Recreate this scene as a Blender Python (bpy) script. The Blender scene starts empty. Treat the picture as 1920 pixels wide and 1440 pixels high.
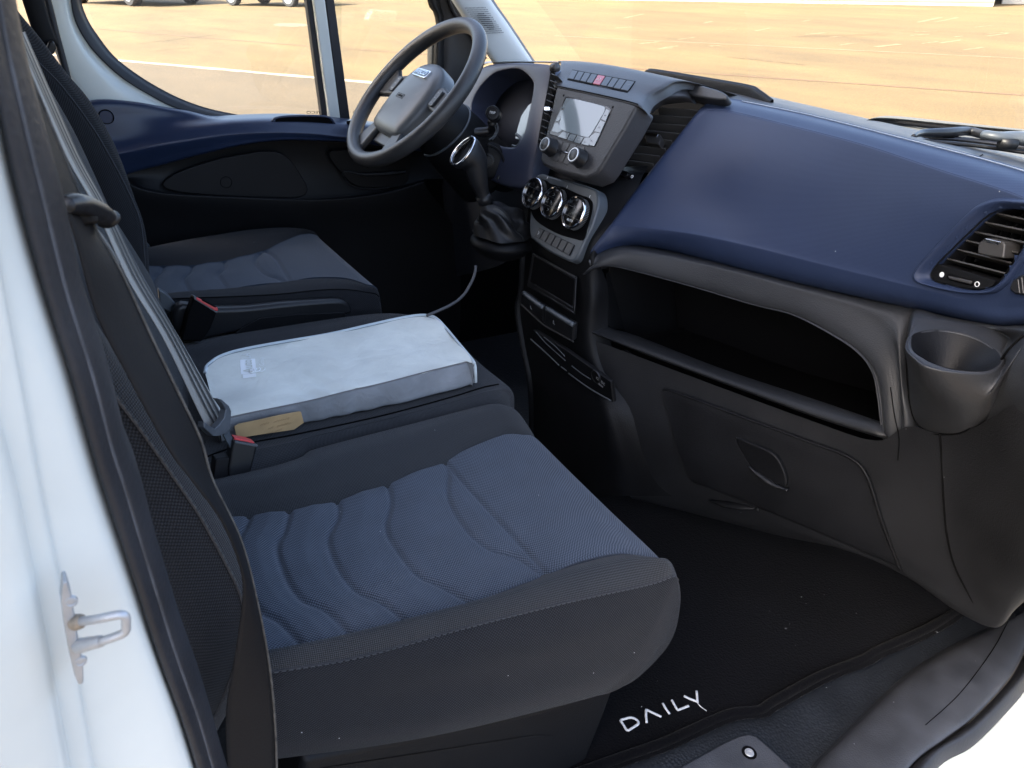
import bpy, bmesh, math, random
from mathutils.bvhtree import BVHTree
from mathutils import Vector, Matrix
random.seed(7)
V = Vector
sc = bpy.context.scene
COL = sc.collection

# ------------------------------------------------------------------ camera
# cab axes: x = towards the bonnet, y = towards the driver's door, z = up from the cab floor (metres)
FPX = 1371.0                                    # focal length in pixels of the 1920 x 1440 photograph
_X = V((.8454, .1994, .4953)).normalized()
_Y = V((-.529, .439, .726)); _Y = (_Y - _X * _X.dot(_Y)).normalized()
_Z = -_X.cross(_Y)
RT, UP, FW = (V((_X[i], _Y[i], _Z[i])) for i in range(3))
CAM = V((0, -1.25, 1.14))
cd = bpy.data.cameras.new('camera'); cam = bpy.data.objects.new('camera', cd); COL.objects.link(cam)
M = Matrix((RT, UP, -FW)).transposed().to_4x4(); M.translation = CAM
cam.matrix_world = M
cd.sensor_width = 36; cd.lens = FPX / 1920 * 36; cd.clip_start = .02; cd.clip_end = 900
cd.dof.use_dof = True; cd.dof.focus_distance = 1.35; cd.dof.aperture_fstop = 16.0
sc.camera = cam

# ------------------------------------------------------------------ light
SUN_EL, SUN_AZ = math.radians(41), math.radians(5)     # azimuth measured from the van's tail towards the driver side
sv = V((-math.cos(SUN_AZ) * math.cos(SUN_EL), math.sin(SUN_AZ) * math.cos(SUN_EL), math.sin(SUN_EL)))
w = bpy.data.worlds.new('World'); sc.world = w; w.use_nodes = True
wn = w.node_tree; sky = wn.nodes.new('ShaderNodeTexSky'); sky.sky_type = 'NISHITA'; sky.sun_disc = False
sky.sun_elevation = SUN_EL; sky.sun_rotation = math.atan2(sv.x, sv.y)
sky.air_density = .8; sky.dust_density = 5.0; sky.ozone_density = .2
wn.links.new(sky.outputs[0], wn.nodes['Background'].inputs[0]); wn.nodes['Background'].inputs[1].default_value = .15
sl = bpy.data.lights.new('sun', 'SUN'); sl.energy = 4.4; sl.angle = math.radians(.6); sl.color = (1, .93, .80)
so = bpy.data.objects.new('sun', sl); COL.objects.link(so); so.rotation_euler = (-sv).to_track_quat('-Z', 'Y').to_euler()
vs = sc.view_settings; vs.view_transform = 'Standard'; vs.look = 'None'; vs.gamma = 1; vs.use_curve_mapping = False
vs.exposure = 2.72
sc.cycles.use_denoising = True
sc.cycles.max_bounces = 10; sc.cycles.diffuse_bounces = 5; sc.cycles.transparent_max_bounces = 12

# ------------------------------------------------------------------ geometry helpers
def ray(px, py): return FW + RT * ((px - 960) / FPX) + UP * ((720 - py) / FPX)
def P(px, py, x=None, y=None, z=None):
    """the point of the cab seen at photo position px, py that lies on the plane x=, y= or z="""
    d = ray(px, py)
    if x is not None: t = (x - CAM.x) / d.x
    elif y is not None: t = (y - CAM.y) / d.y
    else: t = (z - CAM.z) / d.z
    return CAM + d * t
def C(ax, pts, v0=None, v1=None):
    """a curve of such points; each point carries its own depth value, or the value runs from v0 to v1"""
    if v1 is None: v1 = v0
    L = [0]
    for i in range(1, len(pts)): L.append(L[-1] + math.hypot(pts[i][0] - pts[i-1][0], pts[i][1] - pts[i-1][1]))
    out = []
    for p, l in zip(pts, L):
        v = p[2] if len(p) > 2 else v0 + (v1 - v0) * l / (L[-1] or 1)
        out.append(P(p[0], p[1], **{ax: v}))
    return out
def _cr(a, b, c, d, t):
    return .5 * ((2 * b) + (c - a) * t + (2 * a - 5 * b + 4 * c - d) * t * t + (3 * b - a - 3 * c + d) * t ** 3)
def rs(pts, n, closed=False, sm=True, k=14):
    """resample a polyline (smoothly) to n points of even spacing"""
    pts = [V(p) for p in pts]; m = len(pts); den = []
    for i in range(m if closed else m - 1):
        if closed: a, b, c, d = (pts[(i + j) % m] for j in (-1, 0, 1, 2))
        else: a, b, c, d = pts[max(i-1, 0)], pts[i], pts[i+1], pts[min(i+2, m-1)]
        for j in range(k):
            t = j / k; den.append(_cr(a, b, c, d, t) if sm else b.lerp(c, t))
    den.append(pts[0].copy() if closed else pts[-1].copy())
    L = [0]
    for i in range(1, len(den)): L.append(L[-1] + (den[i] - den[i-1]).length)
    out = []; j = 0; N = n if closed else n - 1
    for i in range(n):
        s = L[-1] * i / N
        while j < len(L) - 2 and L[j+1] < s: j += 1
        t = (s - L[j]) / ((L[j+1] - L[j]) or 1); out.append(den[j].lerp(den[j+1], min(max(t, 0), 1)))
    return out
class Fr:
    """a flat working frame: origin, u, v, normal"""
    def __init__(s, o, u, v): s.o, s.u, s.v = V(o), V(u).normalized(), V(v); s.n = s.u.cross(s.v).normalized(); s.v = s.n.cross(s.u)
    def pt(s, px, py, h=0):
        d = ray(px, py); q = s.o + s.n * h; t = (q - CAM).dot(s.n) / d.dot(s.n); return CAM + d * t
    def uv(s, a, b, h=0): return s.o + s.u * a + s.v * b + s.n * h
    def loc(s, p): q = p - s.o; return q.dot(s.u), q.dot(s.v)
    def px(s, pts, h=0): return [s.pt(a, b, h) for a, b in pts]
def facing(o, tilt, yaw=0):
    """frame facing the seats (towards -x), leaning back by tilt degrees"""
    a, w_ = math.radians(tilt), math.radians(yaw)
    return Fr(o, (math.sin(w_), -math.cos(w_), 0), (math.sin(a) * math.cos(w_), math.sin(a) * math.sin(w_), math.cos(a)))

def thing(name, label, cat, loc=(0, 0, 0), group=None):
    o = bpy.data.objects.new(name, None); COL.objects.link(o); o.location = loc; o.empty_display_size = .05
    o['label'] = label; o['category'] = cat
    if group: o['group'] = group
    return o
def adopt(o, par):
    if par is not None:
        o.parent = par
        mw = Matrix.Translation(par.location) if par.type == 'EMPTY' else Matrix()
        o.matrix_parent_inverse = mw.inverted()
    return o
def tag(o, label, cat, group=None):
    o['label'] = label; o['category'] = cat
    if group: o['group'] = group
    return o
def mk(name, vs_, fs, mat, par=None, smooth=True, uvs=None, angle=None):
    me = bpy.data.meshes.new(name); me.from_pydata([tuple(v) for v in vs_], [], fs); me.materials.append(mat)
    if smooth:
        me.polygons.foreach_set('use_smooth', [True] * len(me.polygons))
    if uvs:
        ul = me.uv_layers.new(name='UVMap')
        for lp in me.loops: ul.data[lp.index].uv = uvs[lp.vertex_index]
    me.update(); o = bpy.data.objects.new(name, me); COL.objects.link(o)
    return adopt(o, par)
def mod(o, kind, **k):
    m = o.modifiers.new(kind.lower(), kind)
    for a, b in k.items(): setattr(m, a, b)
    return m
def bake(o):
    dg = bpy.context.evaluated_depsgraph_get(); dg.update()
    me = bpy.data.meshes.new_from_object(o.evaluated_get(dg)); old = o.data; o.modifiers.clear(); o.data = me; bpy.data.meshes.remove(old)
    return o
def grid(rows, cl=False):
    nu = len(rows[0]); fs = []
    for i in range(len(rows) - 1):
        for j in range(nu if cl else nu - 1):
            k = (j + 1) % nu; fs.append((i*nu+j, i*nu+k, (i+1)*nu+k, (i+1)*nu+j))
    return [p for r in rows for p in r], fs
def loft(name, curves, mat, par=None, nu=40, sub=5, cl=False, lin=False, thick=0, smu=True, disp=None, cap=False):
    """a skin over a row of curves; lin keeps the rows straight between them"""
    cs = [rs(c, nu, cl, smu) for c in curves]; rows = []; m = len(cs)
    for i in range(m - 1):
        a, b, c, d = cs[max(i-1, 0)], cs[i], cs[i+1], cs[min(i+2, m-1)]
        for k in range(sub):
            t = k / sub; rows.append([_cr(a[j], b[j], c[j], d[j], t) if not lin else b[j].lerp(c[j], t) for j in range(nu)])
    rows.append(cs[-1])
    if disp: rows = [[disp(p) for p in r] for r in rows]
    vs_, fs = grid(rows, cl); n2 = nu // 2; uv = []; vv = 0
    for i, r in enumerate(rows):
        if i: vv += (r[n2] - rows[i-1][n2]).length
        u = 0
        for j, p in enumerate(r):
            if j: u += (p - r[j-1]).length
            uv.append((u, vv))
    if cap:
        for r0 in (0, len(rows) - 1): fs.append(tuple(range(r0*nu, r0*nu+nu)))
    o = mk(name, vs_, fs, mat, par, uvs=uv)
    if thick: mod(o, 'SOLIDIFY', thickness=thick, offset=0)
    return o
def prism(name, bot, top, mat, par=None, bev=.002, seg=2, smooth=True):
    n = len(bot); fs = [tuple(range(n))[::-1], tuple(range(n, 2*n))] + [(i, (i+1) % n, n+(i+1) % n, n+i) for i in range(n)]
    o = mk(name, list(bot) + list(top), fs, mat, par, smooth)
    if bev:
        mod(o, 'BEVEL', width=bev, segments=seg, limit_method='ANGLE', angle_limit=math.radians(40), harden_normals=smooth)
    return o
def plate(name, fr, pix, h0, h1, mat, par=None, bev=.002, seg=2, rnd=0):
    """an outline traced on a frame, from height h0 to h1 above it"""
    pts = [fr.pt(a, b) for a, b in pix]
    if rnd: pts = rs(pts, rnd, True)
    return prism(name, [p + fr.n*h0 for p in pts], [p + fr.n*h1 for p in pts], mat, par, bev, seg)
def rbox(name, fr, a, b, w_, h_, h0, h1, mat, par=None, r=.004, bev=.001, ns=4):
    """rounded rectangle centred at u=a, v=b on a frame"""
    pts = []
    for cx, cy, s in ((1, 1, 0), (-1, 1, 1), (-1, -1, 2), (1, -1, 3)):
        for k in range(ns + 1):
            an = (s + k / ns) * math.pi / 2
            pts.append(fr.uv(a + cx*(w_/2-r) + r*math.cos(an), b + cy*(h_/2-r) + r*math.sin(an)))
    return prism(name, [p + fr.n*h0 for p in pts], [p + fr.n*h1 for p in pts], mat, par, bev, 2)
def lathe(name, o, ax, prof, mat, par=None, n=36, e=None, squash=1, ph=0):
    """profile of (radius, height) turned about an axis"""
    ax = V(ax).normalized(); e = V(e) if e else (V((0, 0, 1)) if abs(ax.z) < .9 else V((1, 0, 0)))
    e1 = (e - ax * e.dot(ax)).normalized(); e2 = ax.cross(e1); rows = []
    for r, h in prof: rows.append([V(o) + ax*h + e1*(r*math.cos(2*math.pi*k/n+ph)) + e2*(r*squash*math.sin(2*math.pi*k/n+ph)) for k in range(n)])
    vs_, fs = grid(rows, True)
    ob = mk(name, vs_, fs, mat, par)
    mod(ob, 'EDGE_SPLIT', split_angle=math.radians(42))
    return ob
def tube(name, pts, r, mat, par=None, n=10, res=0, cl=False, flat=1, nrm=None, sm=True):
    """a round (or flattened) bar along a path; r may be a list"""
    if res:
        rr = r if isinstance(r, (list, tuple)) else None; m0 = len(pts); pts = rs(pts, res, cl, sm)
        if rr: r = [rr[min(int(i*(m0-1)/(res-1)), m0-2)] * (1 - (i*(m0-1)/(res-1)) % 1) + rr[min(int(i*(m0-1)/(res-1))+1, m0-1)] * ((i*(m0-1)/(res-1)) % 1) for i in range(res)]
    pts = [V(p) for p in pts]; m = len(pts); rows = []; up = V(nrm) if nrm is not None else None
    for i in range(m):
        a, b = (pts[(i-1) % m], pts[(i+1) % m]) if cl else (pts[max(i-1, 0)], pts[min(i+1, m-1)])
        t = (b - a).normalized()
        if up is None: up = V((0, 0, 1)) if abs(t.z) < .9 else V((1, 0, 0))
        s = t.cross(up).normalized(); q = s.cross(t).normalized()
        if nrm is None: up = q
        ri = r[i] if isinstance(r, (list, tuple)) else r
        rows.append([pts[i] + s*(ri*math.cos(2*math.pi*k/n)) + q*(ri*flat*math.sin(2*math.pi*k/n)) for k in range(n)])
    if cl: rows.append(rows[0])
    vs_, fs = grid(rows, True)
    if cl:
        N = m*n; vs_ = vs_[:N]; fs = [tuple(i % N for i in f) for f in fs]
    else: fs += [tuple(range(n))[::-1], tuple(range((m-1)*n, m*n))]
    return mk(name, vs_, fs, mat, par)
def dome(name, fr, out, steps, mat, par=None, n=60, sm=True, c=None):
    """rings of an outline shrunk towards its centre: steps of (scale, height)"""
    o = rs(out, n, True, sm); c = c or sum(o, V()) / n
    rows = [[c + (p - c)*s + fr.n*h for p in o] for s, h in steps]; vs_, fs = grid(rows, True)
    fs.append(tuple(range((len(rows)-1)*n, len(rows)*n))); return mk(name, vs_, fs, mat, par)
def text(name, body, fr, a, b, size, mat, par=None, h=.0003, ext=.0002, rot=0, mirror=False, sx=1):
    cu = bpy.data.curves.new(name, 'FONT'); cu.body = body; cu.size = size; cu.align_x = 'CENTER'; cu.align_y = 'CENTER'; cu.extrude = ext; cu.resolution_u = 3
    t = bpy.data.objects.new('tmp', cu); COL.objects.link(t); bpy.context.view_layer.update()
    me = bpy.data.meshes.new_from_object(t); bpy.data.objects.remove(t)
    c_, s_ = math.cos(rot), math.sin(rot); k = -1 if mirror else 1
    for v in me.vertices:
        X, Y, Zz = v.co.x * sx * k, v.co.y, v.co.z; v.co = fr.uv(a + X*c_ - Y*s_, b + X*s_ + Y*c_, h + Zz)
    me.name = name; me.materials.clear(); me.materials.append(mat); o = bpy.data.objects.new(name, me); COL.objects.link(o)
    return adopt(o, par)
def bar(name, a, b, w_dir, wid, thk, mat, par=None, bev=.0006):
    """flat board from a to b, wid along w_dir, thk thick"""
    a, b = V(a), V(b); wd = V(w_dir).normalized(); t = (b - a).normalized(); nn = t.cross(wd).normalized() * (thk / 2)
    bot = [a - nn, b - nn, b - nn + wd*wid, a - nn + wd*wid]; top = [p + nn*2 for p in bot]
    return prism(name, bot, top, mat, par, bev, 1, False)

def bvh(o): return BVHTree.FromPolygons([v.co.copy() for v in o.data.vertices], [tuple(p.vertices) for p in o.data.polygons])
def hit(tree, px, py, h=0):
    """where the sight line of a photo position meets a surface"""
    d = ray(px, py).normalized(); loc, n_, i_, t_ = tree.ray_cast(CAM, d)
    return None if loc is None else loc - d * h
def inside(x, y, poly):
    c = False; j = len(poly) - 1
    for i in range(len(poly)):
        (xi, yi), (xj, yj) = poly[i], poly[j]
        if (yi > y) != (yj > y) and x < (xj - xi) * (y - yi) / (yj - yi) + xi: c = not c
        j = i
    return c
def open_up(o, test):
    """cut an opening: drop the faces whose centre passes the test"""
    bm = bmesh.new(); bm.from_mesh(o.data); bmesh.ops.delete(bm, geom=[f for f in bm.faces if test(f.calc_center_median())], context='FACES'); bm.to_mesh(o.data); bm.free()
# ------------------------------------------------------------------ materials
def math_(nt, op, a, b=None):
    m_ = nt.nodes.new('ShaderNodeMath'); m_.operation = op
    for i, v in enumerate((a, b)):
        if v is None: continue
        if isinstance(v, (int, float)): m_.inputs[i].default_value = v
        else: nt.links.new(v, m_.inputs[i])
    return m_.outputs[0]
def mat(name, col, rough=.5, metal=0, spec=.5, tex=None, bump=0, var=0, vscale=6, rvar=0, coat=0, sheen=0, col2=None, uv=False, dust=0, bump2=None):
    """tex: (kind, period in metres); bump: relief in metres; var: broad uneven colour; dust: pale specks"""
    m = bpy.data.materials.new(name); m.use_nodes = True; nt = m.node_tree; bs = nt.nodes['Principled BSDF']; ln = nt.links.new
    bs.inputs['Base Color'].default_value = (*col, 1); bs.inputs['Roughness'].default_value = rough; bs.inputs['Metallic'].default_value = metal
    bs.inputs['Specular IOR Level'].default_value = spec; bs.inputs['Coat Weight'].default_value = coat; bs.inputs['Sheen Weight'].default_value = sheen
    bs.inputs['Sheen Roughness'].default_value = .5
    tc = nt.nodes.new('ShaderNodeTexCoord'); co = tc.outputs['UV' if uv else 'Object']; oc = tc.outputs['Object']
    colo = None
    def mixc(f, a, b, mode='MIX'):
        mx = nt.nodes.new('ShaderNodeMix'); mx.data_type = 'RGBA'; mx.blend_type = mode
        for s_, v in ((0, f), (6, a), (7, b)):
            if isinstance(v, (int, float)): mx.inputs[s_].default_value = v
            elif isinstance(v, tuple): mx.inputs[s_].default_value = (*v, 1)
            else: ln(v, mx.inputs[s_])
        return mx.outputs[2]
    cur = col
    if var:
        n1 = nt.nodes.new('ShaderNodeTexNoise'); n1.inputs['Scale'].default_value = vscale; n1.inputs['Detail'].default_value = 5; ln(oc, n1.inputs['Vector'])
        r = nt.nodes.new('ShaderNodeMapRange'); r.inputs[1].default_value = .3; r.inputs[2].default_value = .7; ln(n1.outputs['Fac'], r.inputs[0])
        cur = mixc(r.outputs[0], tuple(c * (1 - var) for c in col), tuple(min(1, c * (1 + var)) for c in col))
        if rvar:
            r2 = nt.nodes.new('ShaderNodeMapRange'); r2.inputs[3].default_value = rough - rvar; r2.inputs[4].default_value = rough + rvar; ln(n1.outputs['Fac'], r2.inputs[0]); ln(r2.outputs[0], bs.inputs['Roughness'])
    hgt = None
    if tex:
        kind, per = tex
        if kind == 'noise':
            t = nt.nodes.new('ShaderNodeTexNoise'); t.inputs['Scale'].default_value = 1 / per; t.inputs['Detail'].default_value = 2; ln(co, t.inputs['Vector']); hgt = t.outputs['Fac']
        elif kind == 'leather':
            t = nt.nodes.new('ShaderNodeTexVoronoi'); t.inputs['Scale'].default_value = 1 / per; ln(co, t.inputs['Vector']); hgt = t.outputs['Distance']
        else:                                        # woven: crossed sine ridges, in step for 'weave', on the diagonal for 'twill'
            sp = nt.nodes.new('ShaderNodeSeparateXYZ'); ln(co, sp.inputs[0]); k = 2 * math.pi / per
            a, b = sp.outputs[0], sp.outputs[1]
            if kind == 'twill': a, b = math_(nt, 'ADD', sp.outputs[0], sp.outputs[1]), math_(nt, 'SUBTRACT', sp.outputs[0], sp.outputs[1])
            if kind == 'dots':                       # object space, three ways so that no face shows stripes
                a, b = math_(nt, 'ADD', sp.outputs[1], math_(nt, 'MULTIPLY', sp.outputs[2], .6)), math_(nt, 'SUBTRACT', sp.outputs[2], math_(nt, 'MULTIPLY', sp.outputs[1], .6))
            s1 = math_(nt, 'SINE', math_(nt, 'MULTIPLY', a, k)); s2 = math_(nt, 'SINE', math_(nt, 'MULTIPLY', b, k))
            hgt = math_(nt, 'MULTIPLY_ADD', math_(nt, 'MULTIPLY', s1, s2), .5); hgt.node.inputs[2].default_value = .5
        if col2:
            rr = nt.nodes.new('ShaderNodeMapRange'); rr.inputs[1].default_value = .35; rr.inputs[2].default_value = .75; ln(hgt, rr.inputs[0])
            cur = mixc(math_(nt, 'MULTIPLY', rr.outputs[0], .8), cur, col2)
    if dust:
        v = nt.nodes.new('ShaderNodeTexVoronoi'); v.inputs['Scale'].default_value = 55; ln(oc, v.inputs['Vector'])
        wv = nt.nodes.new('ShaderNodeTexWhiteNoise'); ln(v.outputs['Color'], wv.inputs['Vector'])
        near = math_(nt, 'LESS_THAN', v.outputs['Distance'], math_(nt, 'MULTIPLY', wv.outputs['Value'], .07)); pick = math_(nt, 'LESS_THAN', wv.outputs['Value'], dust)
        near = math_(nt, 'MULTIPLY', math_(nt, 'LESS_THAN', v.outputs['Distance'], .05), pick)
        cur = mixc(near, cur, (.35, .36, .36))
    if cur is not col: ln(cur, bs.inputs['Base Color'])
    if hgt is not None and bump:
        bp = nt.nodes.new('ShaderNodeBump'); bp.inputs['Strength'].default_value = 1; bp.inputs['Distance'].default_value = bump; ln(hgt, bp.inputs['Height']); ln(bp.outputs[0], bs.inputs['Normal'])
        if bump2:
            n3 = nt.nodes.new('ShaderNodeTexNoise'); n3.inputs['Scale'].default_value = bump2[0]; n3.inputs['Detail'].default_value = 4; n3.inputs['Distortion'].default_value = .6; ln(oc, n3.inputs['Vector'])
            b3 = nt.nodes.new('ShaderNodeBump'); b3.inputs['Distance'].default_value = bump2[1]; ln(n3.outputs['Fac'], b3.inputs['Height']); ln(b3.outputs[0], bp.inputs['Normal'])
    return m
BLUE = mat('blue dash plastic', (.0160, .0262, .060), .46, spec=.30, tex=('dots', .0034), bump=.00016, var=.035, vscale=9, rvar=.04, dust=.04)
BLUE2 = mat('blue door plastic', (.014, .025, .060), .36, tex=('noise', .002), bump=.00015, var=.08)
GREY = mat('dark grey dash plastic', (.024, .0258, .0295), .46, spec=.42, tex=('leather', .0022), bump=.00025, var=.12, vscale=8, rvar=.06, dust=.03)
BLACK = mat('black plastic', (.005, .0053, .0062), .5, spec=.18, tex=('leather', .0022), bump=.00025, var=.15, vscale=9, rvar=.05)
SOFT = mat('satin black plastic', (.011, .0115, .013), .38, spec=.35, tex=('noise', .0015), bump=.0001, var=.1)
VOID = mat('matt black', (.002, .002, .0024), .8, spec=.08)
SILK = mat('grey painted trim', (.065, .075, .085), .38, tex=('noise', .0012), bump=.00008, var=.08)
GLOSS = mat('gloss black', (.005, .005, .006), .16)
RUBBER = mat('rubber', (.020, .021, .025), .5, spec=.35, tex=('noise', .004), bump=.0004, var=.22, vscale=14, rvar=.08)
CHROME = mat('chrome', (.75, .76, .78), .12, 1)
STEEL = mat('zinc steel', (.40, .41, .42), .45, .45, tex=('noise', .002), bump=.0002, var=.12, vscale=60)
PAINT = mat('white van paint', (.65, .675, .635), .3, coat=.35, tex=('noise', .03), bump=.00012, var=.05, vscale=9, rvar=.05, dust=.012)
PILLAR = mat('pale grey trim', (.52, .54, .53), .55, tex=('noise', .002), bump=.00015, var=.04)
FBLUE = mat('blue seat weave', (.022, .029, .042), .85, spec=.2, sheen=.1, tex=('weave', .0042), bump=.0006, col2=(.120, .138, .168), uv=True, var=.2, vscale=25, dust=.06)
FKNIT = mat('black knit bolster', (.0095, .010, .011), .85, spec=.15, sheen=.1, tex=('twill', .0046), bump=.0007, col2=(.056, .059, .064), uv=True, var=.15, vscale=25, dust=.03)
FSIDE = mat('charcoal seat side cloth', (.0045, .0048, .006), .88, spec=.15, sheen=.05, tex=('weave', .0040), bump=.0006, col2=(.029, .0305, .0345), uv=True, var=.15, vscale=30, dust=.05)
FDRV = mat('blue driver seat weave', (.022, .031, .047), .85, spec=.25, sheen=.15, tex=('weave', .0036), bump=.0004, col2=(.038, .052, .075), uv=True, var=.12, vscale=9)
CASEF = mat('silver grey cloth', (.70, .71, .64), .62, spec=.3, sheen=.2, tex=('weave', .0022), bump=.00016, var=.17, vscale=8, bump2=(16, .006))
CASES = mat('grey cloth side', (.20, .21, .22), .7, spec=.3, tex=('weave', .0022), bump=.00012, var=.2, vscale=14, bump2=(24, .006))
PIPE = mat('pale piping', (.52, .58, .60), .7, tex=('noise', .004), bump=.0008)
CARD = mat('tan paper strip', (.40, .27, .13), .8, tex=('noise', .003), bump=.0002, var=.1, vscale=40)
WEB = mat('black webbing', (.006, .006, .007), .6, spec=.2, tex=('noise', .002), bump=.0002)
WEBG = mat('belt webbing', (.28, .27, .245), .5, tex=('noise', .0016), bump=.0003, var=.1)
WEBD = mat('belt webbing dark stripe', (.04, .04, .04), .5)
RED = mat('red plastic', (.55, .035, .04), .35)
REDB = mat('hazard red', (.33, .05, .06), .35)
MATF = mat('black carpet', (.0018, .0018, .0024), .95, spec=.03, sheen=.05, tex=('noise', .004), bump=.002, var=.3, vscale=6)
FLOOR = mat('floor rubber', (.013, .015, .018), .42, spec=.35, tex=('leather', .005), bump=.0009, var=.25, vscale=10, rvar=.08, dust=.2)
LEATH = mat('black leather boot', (.010, .0105, .012), .46, spec=.4, tex=('leather', .003), bump=.0003, var=.15)
WHITE = mat('white mark', (.75, .76, .76), .6)
MARK = mat('grey printed mark', (.22, .23, .24), .6)
PALE = mat('white thread', (.50, .50, .49), .8, tex=('noise', .002), bump=.0006, var=.15, vscale=200)
SCREEN = mat('display glass', (.20, .24, .26), .10, coat=.5)
KEYS = mat('glossy radio keys', (.17, .20, .215), .14, coat=.4)
SILVER = mat('satin silver', (.42, .44, .46), .3, .8)
def glass(name, tint=(.95, .97, .96), ior=1.45, gl=.02):
    m = bpy.data.materials.new(name); m.use_nodes = True; nt = m.node_tree; nt.nodes.remove(nt.nodes['Principled BSDF'])
    tr = nt.nodes.new('ShaderNodeBsdfTransparent'); tr.inputs[0].default_value = (*tint, 1); g = nt.nodes.new('ShaderNodeBsdfGlossy'); g.inputs['Roughness'].default_value = gl
    lw = nt.nodes.new('ShaderNodeLayerWeight'); lw.inputs[0].default_value = .5
    sch = math_(nt, 'MULTIPLY_ADD', math_(nt, 'POWER', lw.outputs['Facing'], 5), .9); sch.node.inputs[2].default_value = .035; mx = nt.nodes.new('ShaderNodeMixShader'); ln = nt.links.new
    ln(sch, mx.inputs[0]); ln(tr.outputs[0], mx.inputs[1]); ln(g.outputs[0], mx.inputs[2]); ln(mx.outputs[0], nt.nodes['Material Output'].inputs[0]); return m
GLASS = glass('window glass')
# ------------------------------------------------------------------ the lot outside (it rises a little ahead of the van)
GN = V((-.0833, .0202, .996)).normalized()
_gu = (V((1, 0, 0)) - GN * GN.x).normalized()
G = Fr(CAM - GN * 1.95, _gu, GN.cross(_gu))
def ground_mat(name, ca, cb, rough):
    m = bpy.data.materials.new(name); m.use_nodes = True; nt = m.node_tree; bs = nt.nodes['Principled BSDF']; ln = nt.links.new
    tc = nt.nodes.new('ShaderNodeTexCoord'); mp = nt.nodes.new('ShaderNodeMapping'); mp.inputs['Scale'].default_value = (1, .35, 1); mp.inputs['Rotation'].default_value = (0, 0, .5); ln(tc.outputs['Object'], mp.inputs[0])
    n1 = nt.nodes.new('ShaderNodeTexNoise'); n1.inputs['Scale'].default_value = .55; n1.inputs['Detail'].default_value = 8; n1.inputs['Roughness'].default_value = .65; ln(mp.outputs[0], n1.inputs['Vector'])
    n2 = nt.nodes.new('ShaderNodeTexNoise'); n2.inputs['Scale'].default_value = 38; n2.inputs['Detail'].default_value = 3; ln(tc.outputs['Object'], n2.inputs['Vector'])
    r1 = nt.nodes.new('ShaderNodeMapRange'); r1.inputs[1].default_value = .32; r1.inputs[2].default_value = .68; ln(n1.outputs[0], r1.inputs[0])
    mx = nt.nodes.new('ShaderNodeMix'); mx.data_type = 'RGBA'; mx.inputs[6].default_value = (*ca, 1); mx.inputs[7].default_value = (*cb, 1); ln(r1.outputs[0], mx.inputs[0])
    m2 = nt.nodes.new('ShaderNodeMix'); m2.data_type = 'RGBA'; m2.blend_type = 'OVERLAY'; m2.inputs[0].default_value = .8; ln(mx.outputs[2], m2.inputs[6]); ln(n2.outputs[0], m2.inputs[7])
    ln(m2.outputs[2], bs.inputs['Base Color']); bs.inputs['Roughness'].default_value = rough
    bp = nt.nodes.new('ShaderNodeBump'); bp.inputs['Distance'].default_value = .006; ln(n2.outputs[0], bp.inputs['Height']); ln(bp.outputs[0], bs.inputs['Normal']); return m
LOT = ground_mat('worn tan asphalt', (.054, .0345, .0105), (.094, .060, .019), .9)
LANE = ground_mat('greyer asphalt', (.040, .0275, .0135), (.060, .041, .0205), .9)
LINE = mat('worn road paint', (.22, .19, .135), .8, var=.15, vscale=4)
SEAM = mat('tar seam', (.075, .040, .020), .9)
STAIN = mat('patched asphalt', (.10, .075, .045), .9, var=.1, vscale=3)
def sheet(name, pts, m, h, kind='structure'):
    o = mk(name, [p + GN * h for p in pts], [tuple(range(len(pts)))], m, None, False); o['kind'] = kind; return o
sheet('ground', [G.uv(a, b) for a, b in ((-420, -420), (420, -420), (420, 420), (-420, 420))], LOT, 0)
def strip(name, p0, p1, wid, m, h, ext0=0, ext1=0, wig=0, n=1):
    a, b = G.pt(*p0), G.pt(*p1); t = (b - a).normalized(); s = GN.cross(t) * wid / 2; a -= t * ext0; b += t * ext1
    L, Rr = [], []
    for i in range(n + 1):
        q = a.lerp(b, i / n) + s.normalized() * (random.uniform(-wig, wig)); k = random.uniform(.7, 1.3) if wig else 1
        L.append(q - s * k); Rr.append(q + s * k)
    vs_ = L + Rr; fs = [(i, i+1, n+2+i, n+1+i) for i in range(n)]
    o = mk(name, [p + GN * h for p in vs_], fs, m, None, False); o['kind'] = 'structure'; return o
a, b = G.pt(226, 115), G.pt(702, 157); t = (b - a).normalized(); sd = GN.cross(t)
if sd.dot(CAM - a) < 0: sd = -sd
sheet('added_dark_ground', [G.uv(a_, b_) for a_, b_ in ((-40, -60), (40, -60), (40, 0), (9, .6), (-40, .6))], mat('added dark ground', (.035, .037, .040), .9, tex=('noise', .03), bump=.003, var=.2, vscale=2), .002)  # unseen dark sheet added to cut warm bounce off the ground
sheet('lane_surface', [a - t*60, b + t*14, b + t*14 + sd*40, a - t*60 + sd*40], LANE, .004)
strip('lane_marking', (226, 114), (702, 156), .19, LINE, .008, 40, 1.2, .012, 160)
strip('pavement_seam', (175, 54), (582, 87), .12, SEAM, .005, 40, 0, .012, 120)
strip('pavement_seam', (650, 92), (1920, 179), .10, SEAM, .005, 0, 12, .012, 200)
strip('pavement_seam', (1280, 79), (1900, 109), .14, mat('faint seam', (.12, .085, .045), .9), .005, 4, 14, .02, 120)
c0 = G.pt(546, 47); e1_ = (G.pt(580, 47.5) - c0); e2_ = (G.pt(546, 43.5) - c0)
sheet('asphalt_patch', [c0 + e1_*math.cos(k*.157) * random.uniform(.93, 1.05) + e2_*math.sin(k*.157) for k in range(40)], STAIN, .006)

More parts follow.
